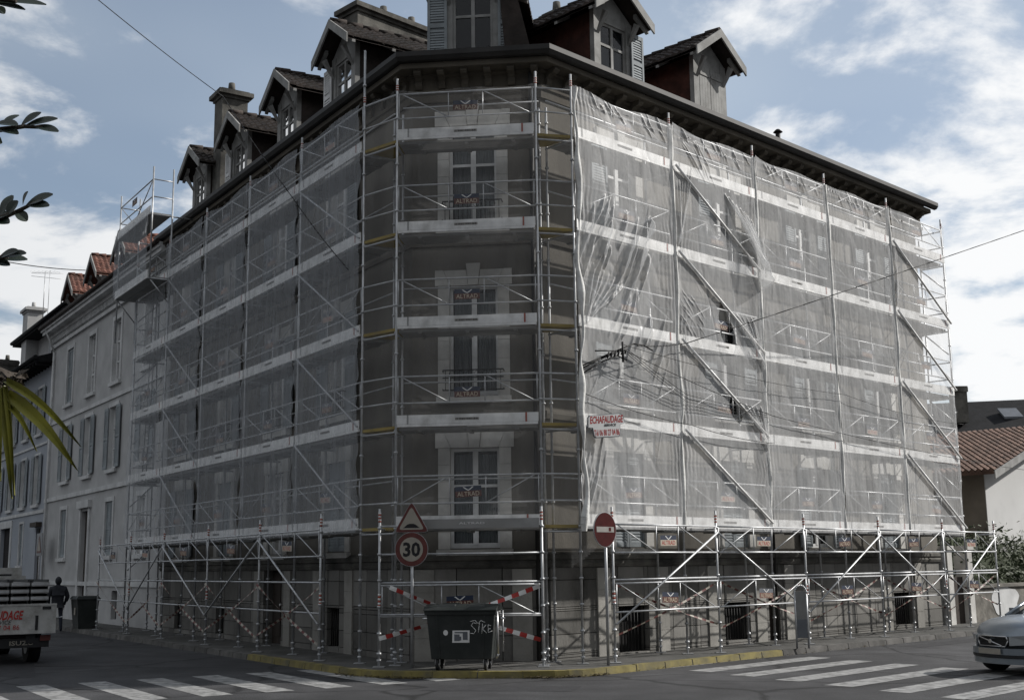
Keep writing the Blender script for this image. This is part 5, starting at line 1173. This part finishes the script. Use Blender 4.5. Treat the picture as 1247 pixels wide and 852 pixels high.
bs = [(-.02, .80, .24, .60, .03, .36), (-.05, .82, .22, .70, .03, .37), (-.10, .85, .20, .76, .04, .36), (-.25, .88, .19, .84, .05, .28), (-.6, .90, .19, .91, .06, .06), (-1.05, .905, .19, .965, .05, 0), (-1.35, .905, .19, .985, .03, 0), (-2.2, .91, .2, .95, .01, 0), (-3.3, .91, .2, .97, .01, 0), (-4.0, .90, .22, .98, .02, 0), (-4.55, .87, .26, .95, .02, 0), (-4.7, .83, .32, .85, .01, 0)]
body = loft([sect(x, hw, zb, zt, cr, 0, bw_) for x, hw, zb, zt, cr, bw_ in bs], 'body', 'carpaint', car)
def cab(x, hw, zt): return [(x, -hw * 1.0, .93), (x, -hw * .97, .93 + (zt - .93) * .3), (x, -hw * .86, zt - .06), (x, -hw * .74, zt), (x, 0, zt + .02), (x, hw * .74, zt), (x, hw * .86, zt - .06), (x, hw * .97, .93 + (zt - .93) * .3), (x, hw, .93)]
loft([cab(-1.2, .80, .97), cab(-1.6, .83, 1.2), cab(-2.05, .84, 1.40), cab(-2.6, .845, 1.44), cab(-3.3, .84, 1.42), cab(-3.7, .82, 1.3), cab(-4.15, .78, 1.0)], 'cabin_glass', 'carglass', car, False)
m = MB(); m.prism([K(-2.0, -.66, 1.425), K(-3.35, -.66, 1.435), K(-3.35, .66, 1.435), K(-2.0, .66, 1.425)], [K(-2.02, -.62, 1.475), K(-3.3, -.62, 1.475), K(-3.3, .62, 1.475), K(-2.02, .62, 1.475)]); m.build('roof_panel', 'carpaint', car)
for y in (-1, 1):
    m = MB(); m.path([K(-1.15, y * .82, .97), K(-1.6, y * .79, 1.2), K(-2.02, y * .72, 1.42)], .035, 6); m.build('pillar', 'carpaint', car)
def nose(x, y): return x - .30 * (y / .82) ** 2 - .10 * (y / .82) ** 6
m = MB(); fr = [(-.30, .50), (.30, .50), (.36, .60), (.33, .67), (-.33, .67), (-.36, .60)]; m.prism([K(nose(.012, y), y, z) for y, z in fr], [K(nose(-.06, y), y, z) for y, z in fr], 0)
for k in range(6): z = .52 + k * .025; m.prism([K(nose(.018, y), y, zz) for y, zz in ((-.3, z), (.3, z), (.3, z + .008), (-.3, z + .008))], [K(nose(.0, y), y, zz) for y, zz in ((-.3, z), (.3, z), (.3, z + .008), (-.3, z + .008))], 0)
m.path([K(nose(.022, y), y, z) for y, z in fr + fr[:1]], .010, 6, 1); m.tube(K(.02, -.26, .655), K(.02, .26, .515), .009, 6, 1); m.tube(K(.02, 0, .585), K(.035, 0, .585), .035, 14, 1); m.build('grille', ['plastic', 'chrome'], car)
for d in (-1, 1):
    pts = [(d * .40, .52), (d * .78, .55), (d * .80, .66), (d * .70, .70), (d * .40, .68)]; m = MB(); m.prism([K(nose(.05, y) - (.03 if abs(y) > .7 else 0), y, z) for y, z in pts], [K(nose(-.1, y) - .05, y, z) for y, z in pts]); m.build('headlight', 'lamp', car)
m = MB(); ys = [-.86 + .172 * k for k in range(11)]
for a, b_ in zip(ys, ys[1:]):
    for z0_, z1_, d, mi in ((.36, .47, .05, 0), (.31, .355, .055, 1), (.2, .30, .03, 0)):
        m.hexa([K(nose(d, a), a, z0_), K(nose(d, b_), b_, z0_), K(nose(-.05, b_), b_, z0_), K(nose(-.05, a), a, z0_), K(nose(d, a), a, z1_), K(nose(d, b_), b_, z1_), K(nose(-.05, b_), b_, z1_), K(nose(-.05, a), a, z1_)], mi)
m.build('bumper', ['carpaint', 'plastic'], car)
m = MB(); m.hexa([K(x, y, z) for z in (.37, .465) for x, y in ((.055, -.26), (.055, .26), (.065, .26), (.065, -.26))]); m.build('number_plate', 'signwhite', car)
for x in (-.85, -3.65):
    for y in (-.82, .82):
        c = K(x, y, .31); m = MB(); m.tube(c - cl * .1, c + cl * .1, .315, 28); w_ = m.build('wheel', 'rubber', car); m = MB(); m.tube(c - cl * .104, c + cl * .104, .2, 20); m.build('rim', 'chrome', w_)
for y in (-1, 1):
    m = MB(); m.hexa([K(x, y * yy, z) for z in (.97, 1.1) for x, yy in ((-1.55, .88), (-1.42, .88), (-1.45, 1.05), (-1.55, 1.05))]); m.build('mirror', 'carpaint', car)
m = MB()
for y in (-.3, .25): m.tube(K(-1.28, y, 1.02), K(-1.55, y + .45, 1.22), .008, 5)
m.build('wiper', 'plastic', car)

# ------------------------------------------------------------------ person by the truck
pp = at(69, 752, 42.0); pp = up(pp, .0)
per = thing('person', 'person in a dark coat standing with back turned beside the white truck', 'person', pp)
def skin_fig(name, verts, edges, radii, mtl, par):
    me = bpy.data.meshes.new(name); me.from_pydata([tuple(V(v)) for v in verts], edges, []); o = bpy.data.objects.new(name, me); COL.objects.link(o); o.parent = par
    me.materials.append(M[mtl]); sk = o.modifiers.new('s', 'SKIN'); sk.use_smooth_shade = True
    if not me.skin_vertices: me.attributes.new('skin', 'FLOAT', 'POINT') if False else None
    for i, r in enumerate(radii): me.skin_vertices[0].data[i].radius = (r, r) if not isinstance(r, tuple) else r
    me.skin_vertices[0].data[0].use_root = True
    o.modifiers.new('ss', 'SUBSURF').levels = 2; o.modifiers[-1].render_levels = 2; return o
hgt = 1.83
def fig(name, verts, edges, radii, mtl):
    import bmesh
    me = bpy.data.meshes.new(name); bm = bmesh.new(); ly = bm.verts.layers.skin.verify()
    bv_ = []
    for i, v in enumerate(verts):
        q = bm.verts.new(v); q[ly].radius = (radii[i], radii[i]); q[ly].use_root = (i == 0); bv_.append(q)
    for a, b_ in edges: bm.edges.new((bv_[a], bv_[b_]))
    bm.to_mesh(me); bm.free(); me.materials.append(M[mtl]); o = bpy.data.objects.new(name, me); COL.objects.link(o); o.parent = per
    sk = o.modifiers.new('s', 'SKIN'); sk.use_smooth_shade = True; sb_ = o.modifiers.new('ss', 'SUBSURF'); sb_.levels = 2; sb_.render_levels = 2; return o
vs = [(0, 0, .95), (0, 0, 1.2), (0, -.02, 1.42), (0, 0, 1.52), (0, .02, 1.6), (0, .03, 1.72), (0, .03, 1.79), (-.1, 0, .9), (-.11, .02, .5), (-.12, -.02, .09), (-.13, .1, .04), (.1, 0, .9), (.12, -.03, .5), (.14, -.08, .09), (.15, .04, .04), (-.2, -.02, 1.42), (-.29, -.03, 1.15), (-.26, .08, .92), (-.25, .12, .84), (.2, -.02, 1.42), (.3, 0, 1.15), (.25, .12, .95), (.23, .16, .87)]
es = [(0, 1), (1, 2), (2, 3), (3, 4), (4, 5), (5, 6), (0, 7), (7, 8), (8, 9), (9, 10), (0, 11), (11, 12), (12, 13), (13, 14), (2, 15), (15, 16), (16, 17), (17, 18), (2, 19), (19, 20), (20, 21), (21, 22)]
rs = [.15, .16, .15, .065, .07, .105, .07, .10, .07, .05, .045, .10, .07, .05, .045, .08, .06, .045, .04, .08, .06, .045, .04]
fig('body', vs, es, rs, 'trousers')
cv = [(0, 0, 1.0), (0, 0, .8), (0, 0, 1.2), (0, -.02, 1.44), (0, 0, 1.53), (-.21, -.02, 1.42), (-.31, -.03, 1.15), (-.275, .07, .95), (.21, -.02, 1.42), (.32, 0, 1.15), (.265, .11, .98)]
fig('coat', cv, [(0, 1), (0, 2), (2, 3), (3, 4), (3, 5), (5, 6), (6, 7), (3, 8), (8, 9), (9, 10)], [.21, .20, .205, .18, .085, .1, .08, .065, .1, .08, .065], 'coat')
m = MB(); i0 = 0
for i in range(11):
    for k in range(16):
        a_, b_ = math.pi * i / 10, 2 * math.pi * k / 16; r_ = math.sin(a_); m.v.append(V((.108 * r_ * math.cos(b_), .01 + .125 * r_ * math.sin(b_) - (.02 if math.sin(b_) < 0 else 0) * r_, 1.69 + .14 * math.cos(a_) - .01 * r_)))
for i in range(10):
    for k in range(16):
        if 2 < i < 8 and 2 <= k < 6: continue                     # face opening
        m.f.append((i * 16 + k, i * 16 + (k + 1) % 16, (i + 1) * 16 + (k + 1) % 16, (i + 1) * 16 + k)); m.m.append(0); m.sm.append(True)
ho = bpy.data.objects.new('hood', m.mesh('hood', 'coat')); COL.objects.link(ho); ho.parent = per
m = MB()
for sx in (-.035, .035): m.disc((sx, .135, 1.73), (0, 1, .1), .012, .006, 10)
eo = bpy.data.objects.new('eyes', m.mesh('eyes', 'black')); COL.objects.link(eo); eo.parent = per
for sx in (-1, 1):                                        # hands: palm, four fingers and thumb in one mesh per hand
    hx, hy, hz = (-.25, .12, .84) if sx < 0 else (.23, .16, .87); hv = [(hx, hy, hz), (hx, hy + .01, hz - .06)]; he_ = [(0, 1)]; hr = [.03, .032]
    for k in range(4):
        b0 = len(hv); yy = hy - .02 + k * .02; hv += [(hx, yy, hz - .08), (hx - sx * .01, yy + .005, hz - .12 - .006 * (k in (1, 2))), (hx - sx * .025, yy + .008, hz - .15)]; he_ += [(1, b0), (b0, b0 + 1), (b0 + 1, b0 + 2)]; hr += [.010, .009, .008]
    b0 = len(hv); hv += [(hx - sx * .02, hy + .04, hz - .04), (hx - sx * .03, hy + .05, hz - .08)]; he_ += [(0, b0), (b0, b0 + 1)]; hr += [.011, .009]
    fig('hand', hv, he_, hr, 'skin')
per.rotation_euler = (0, 0, rad(25))

# ------------------------------------------------------------------ foreground plants at the left edge
def leaf_mesh(mb, base, tip, w, nrm, mi=0, n=8, fold=.25):
    base, tip = V(base), V(tip); d = tip - base; ln = d.length; d.normalize(); sd = d.cross(V(nrm)).normalized(); nn = sd.cross(d)
    prev = None
    for k in range(n + 1):
        t = k / n; wd = w * (math.sin(math.pi * min(1, (t * .93 + .04) ** 1.25)) ** .7); bend = nn * (-.12 * ln * t * t); c = base + d * ln * t + bend
        cur = (c - sd * wd + nn * wd * fold, c, c + sd * wd + nn * wd * fold)
        if prev: mb.poly([prev[0], prev[1], cur[1], cur[0]], mi, True); mb.poly([prev[1], prev[2], cur[2], cur[1]], mi, True)
        prev = cur
trp = V((-2.6, 3.5, 0)); tree = thing('magnolia_tree', 'tree at the left edge whose dark leafy twigs hang before the sky', 'tree', trp)
m = MB(); m.tube(trp, trp + V((0, 0, 2.6)), .09, 10, 0, .07); m.tube(trp + V((0, 0, 2.6)), trp + V((.2, 0, 5)), .07, 8, 0, .02); m.build('trunk', 'bark', tree)
D_ = 3.3
def px(u, v, d=D_): return at(u, v, d)
twigs = [([(-60, 150), (0, 158), (30, 154), (60, 156)], [((30, 154), (68, 141)), ((26, 153), (48, 135)), ((40, 154), (70, 157)), ((2, 152), (22, 138)), ((-6, 150), (20, 149)), ((-4, 157), (21, 160)), ((-30, 152), (2, 172))]),
         ([(-60, 285), (0, 266), (20, 258), (52, 242)], [((32, 250), (62, 234)), ((28, 250), (32, 233)), ((33, 250), (58, 248)), ((18, 256), (33, 268)), ((0, 262), (14, 236)), ((-4, 268), (10, 270)), ((8, 262), (20, 244)), ((-20, 272), (12, 256))]),
         ([(-60, 325), (-10, 316), (10, 312)], [((0, 316), (33, 313)), ((-2, 314), (20, 303)), ((4, 313), (30, 306)), ((-10, 318), (12, 321))]),
         ([(-60, -6), (0, -2), (20, 2)], [((-4, 2), (55, 0)), ((-6, 8), (6, 16)), ((-10, 4), (30, 8))])]
rn = random.Random(11)
for tw, lv in twigs:
    m = MB(); P = [px(*q) for q in tw]; P = [trp + V((.05, 0, P[0].z - .1))] + P
    for i, (a, b_) in enumerate(zip(P, P[1:])): m.tube(a, b_, .012 - .002 * i, 6, 0, .010 - .002 * i)
    m.build('twig', 'bark', tree)
    for a, b_ in lv:
        m = MB(); leaf_mesh(m, px(*a), px(*b_, D_ + rn.uniform(-.03, .03)), .0165 * rn.uniform(.9, 1.15), (rn.uniform(-.3, .3), -.75, .6)); m.build('leaf', 'darkleaf', tree)
    for k in range(10):
        m = MB(); q = P[1].lerp(P[0], rn.random() * .9); leaf_mesh(m, q, q + V((rn.uniform(-.03, .02), rn.uniform(-.06, .06), rn.uniform(-.06, .06))), .014, (0, -.7, .7)); m.build('leaf', 'darkleaf', tree)
yp = V((px(-30, 470, 4.2).x, 4.2, 0)); yu = thing('sword_leaved_plant', 'tall plant with long yellow green sword leaves drooping in at the left edge', 'plant', yp)
ctr = px(-14, 452, 4.2); m = MB(); m.tube(yp, up(yp, ctr.z), .07, 10, 0, .06); m.build('stem', 'bark', yu)
for b0, b1, w_ in (((6, 462), (98, 543), .013), ((8, 478), (94, 572), .021), ((0, 470), (14, 606), .015), ((6, 468), (17, 602), .009), ((4, 488), (44, 548), .009), ((-6, 462), (0, 585), .016), ((-14, 470), (-5, 610), .02), ((-10, 455), (-60, 560), .02), ((-14, 450), (-80, 470), .02), ((-14, 450), (-70, 390), .02), ((-20, 450), (-20, 600), .02)):
    m = MB(); A_, B2 = px(*b0, 4.2), px(*b1, 4.1); n = 12; prev = None
    for k in range(n + 1):
        t = k / n; c = A_.lerp(B2, t) + V((0, 0, .025 * math.sin(math.pi * t))) ; wd = 1.05 * w_ * (1 - t ** 2.2) * min(1, .6 + t * 3) + .0015
        d = (B2 - A_).normalized(); sd = d.cross(V((0, -1, .25))).normalized()
        cur = (c - sd * wd, c + V((0, .012, -.004)), c + sd * wd)
        if prev: m.poly([prev[0], prev[1], cur[1], cur[0]], 0, True); m.poly([prev[1], prev[2], cur[2], cur[1]], 0, True)
        prev = cur
    m.build('leaf', 'yucca', yu)
m = MB(); leaves(m, [px(-5, 462, 4.3), px(20, 460, 4.3), px(-25, 462, 4.3)], 60, .03, .014, rn)
m.build('dry_leaf_base', 'bark', yu)

# ------------------------------------------------------------------ light, sky
SUN = V((.96, .28, 0)).normalized(); EL = 33.
sd = V((SUN.x * math.cos(rad(EL)), SUN.y * math.cos(rad(EL)), math.sin(rad(EL))))
sun = bpy.data.lights.new('sun', 'SUN'); sun.energy = 4.6; sun.angle = rad(.6); sun.color = (1, .965, .92)
so = bpy.data.objects.new('sun', sun); COL.objects.link(so); so.rotation_euler = sd.to_track_quat('Z', 'Y').to_euler(); so.location = (30, 10, 40)
wd = bpy.data.worlds.new('World'); S.world = wd; wd.use_nodes = True; nt = wd.node_tree
bg = nt.nodes['Background']; bg.inputs[1].default_value = .10
sky = _n(nt, 'ShaderNodeTexSky', sky_type='NISHITA'); sky.sun_disc = False; sky.sun_elevation = rad(EL); sky.sun_rotation = math.atan2(SUN.x, SUN.y); sky.dust_density = 1.5; sky.air_density = 1.0
tc = _n(nt, 'ShaderNodeTexCoord'); sep = _n(nt, 'ShaderNodeSeparateXYZ'); nt.links.new(tc.outputs['Generated'], sep.inputs[0])
def math_(op, a, b_=None, clamp=False):
    n = _n(nt, 'ShaderNodeMath', operation=op); n.use_clamp = clamp
    for i, x in enumerate((a, b_)):
        if x is None: continue
        if isinstance(x, (int, float)): n.inputs[i].default_value = x
        else: nt.links.new(x, n.inputs[i])
    return n.outputs[0]
def rng(x, a, b_, c=0., d=1., smooth=True):
    n = _n(nt, 'ShaderNodeMapRange'); n.interpolation_type = 'SMOOTHSTEP' if smooth else 'LINEAR'; nt.links.new(x, n.inputs[0])
    for i, q in enumerate((a, b_, c, d)): n.inputs[i + 1].default_value = q
    return n.outputs[0]
den = math_('ADD', math_('MAXIMUM', sep.outputs[2], 0.), .22)
cxy = _n(nt, 'ShaderNodeCombineXYZ'); nt.links.new(math_('DIVIDE', sep.outputs[0], den), cxy.inputs[0]); nt.links.new(math_('DIVIDE', sep.outputs[1], den), cxy.inputs[1])
n1 = _n(nt, 'ShaderNodeTexNoise'); n1.inputs['Scale'].default_value = 3.1; n1.inputs['Detail'].default_value = 10; n1.inputs['Roughness'].default_value = .58; n1.inputs['Distortion'].default_value = .2
nt.links.new(cxy.outputs[0], n1.inputs['Vector'])
n2 = _n(nt, 'ShaderNodeTexNoise'); n2.inputs['Scale'].default_value = .9; n2.inputs['Detail'].default_value = 3; nt.links.new(cxy.outputs[0], n2.inputs['Vector'])
# how far towards the sun's side: cumulus there, thin veil on the other side
sx = math_('ADD', math_('MULTIPLY', sep.outputs[0], .96), math_('MULTIPLY', sep.outputs[1], .28))
side = rng(sx, -.05, .5)
low = rng(sep.outputs[2], .10, .50, 1., 0.)
bias = math_('ADD', math_('ADD', math_('MULTIPLY', side, .05), math_('MULTIPLY', rng(sx, .15, -.25), .075)), math_('MULTIPLY', low, .12))
mask = math_('MULTIPLY', rng(math_('ADD', n1.outputs[0], bias), .545, .70), rng(sx, -.35, .15, .85, 1.))
veil = rng(n2.outputs[0], .32, .68, .25, .85)
def mixc(f, a, b_):
    n = _n(nt, 'ShaderNodeMix', data_type='RGBA')
    if isinstance(f, float): n.inputs[0].default_value = f
    else: nt.links.new(f, n.inputs[0])
    for i, x in ((6, a), (7, b_)):
        if isinstance(x, tuple): n.inputs[i].default_value = (*x, 1)
        else: nt.links.new(x, n.inputs[i])
    return n.outputs[2]
bright = rng(sx, -.75, .5, .62, 1.)
veilc = _n(nt, 'ShaderNodeVectorMath', operation='SCALE'); veilc.inputs[0].default_value = (4.5, 5.3, 6.3); nt.links.new(bright, veilc.inputs['Scale'])
cloudc = _n(nt, 'ShaderNodeVectorMath', operation='SCALE'); cloudc.inputs[0].default_value = (8.8, 8.9, 9.0); nt.links.new(rng(sx, -.45, .4, .85, 1.), cloudc.inputs['Scale'])
c1 = mixc(veil, sky.outputs[0], veilc.outputs[0]); c2 = mixc(mask, c1, cloudc.outputs[0])
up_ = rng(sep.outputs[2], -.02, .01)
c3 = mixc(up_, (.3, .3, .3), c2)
# behind and beside the camera: unseen grey sky, its low part dimmed to darken the lower walls
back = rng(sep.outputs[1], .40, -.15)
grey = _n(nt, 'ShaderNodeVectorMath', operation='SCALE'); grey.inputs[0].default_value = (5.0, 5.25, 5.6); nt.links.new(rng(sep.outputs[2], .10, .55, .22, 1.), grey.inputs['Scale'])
back_dim = _n(nt, 'ShaderNodeMix', data_type='RGBA'); nt.links.new(back, back_dim.inputs[0]); nt.links.new(c3, back_dim.inputs[6]); nt.links.new(grey.outputs[0], back_dim.inputs[7])
nt.links.new(back_dim.outputs[2], bg.inputs[0])

vs_ = S.view_settings; vs_.view_transform = 'Standard'; vs_.look = 'None'; vs_.gamma = 1; vs_.use_curve_mapping = False; vs_.exposure = .13
S.render.engine = 'CYCLES'; S.cycles.max_bounces = 6; S.cycles.transparent_max_bounces = 24; S.cycles.diffuse_bounces = 3
S.render.resolution_x = 1024; S.render.resolution_y = 699
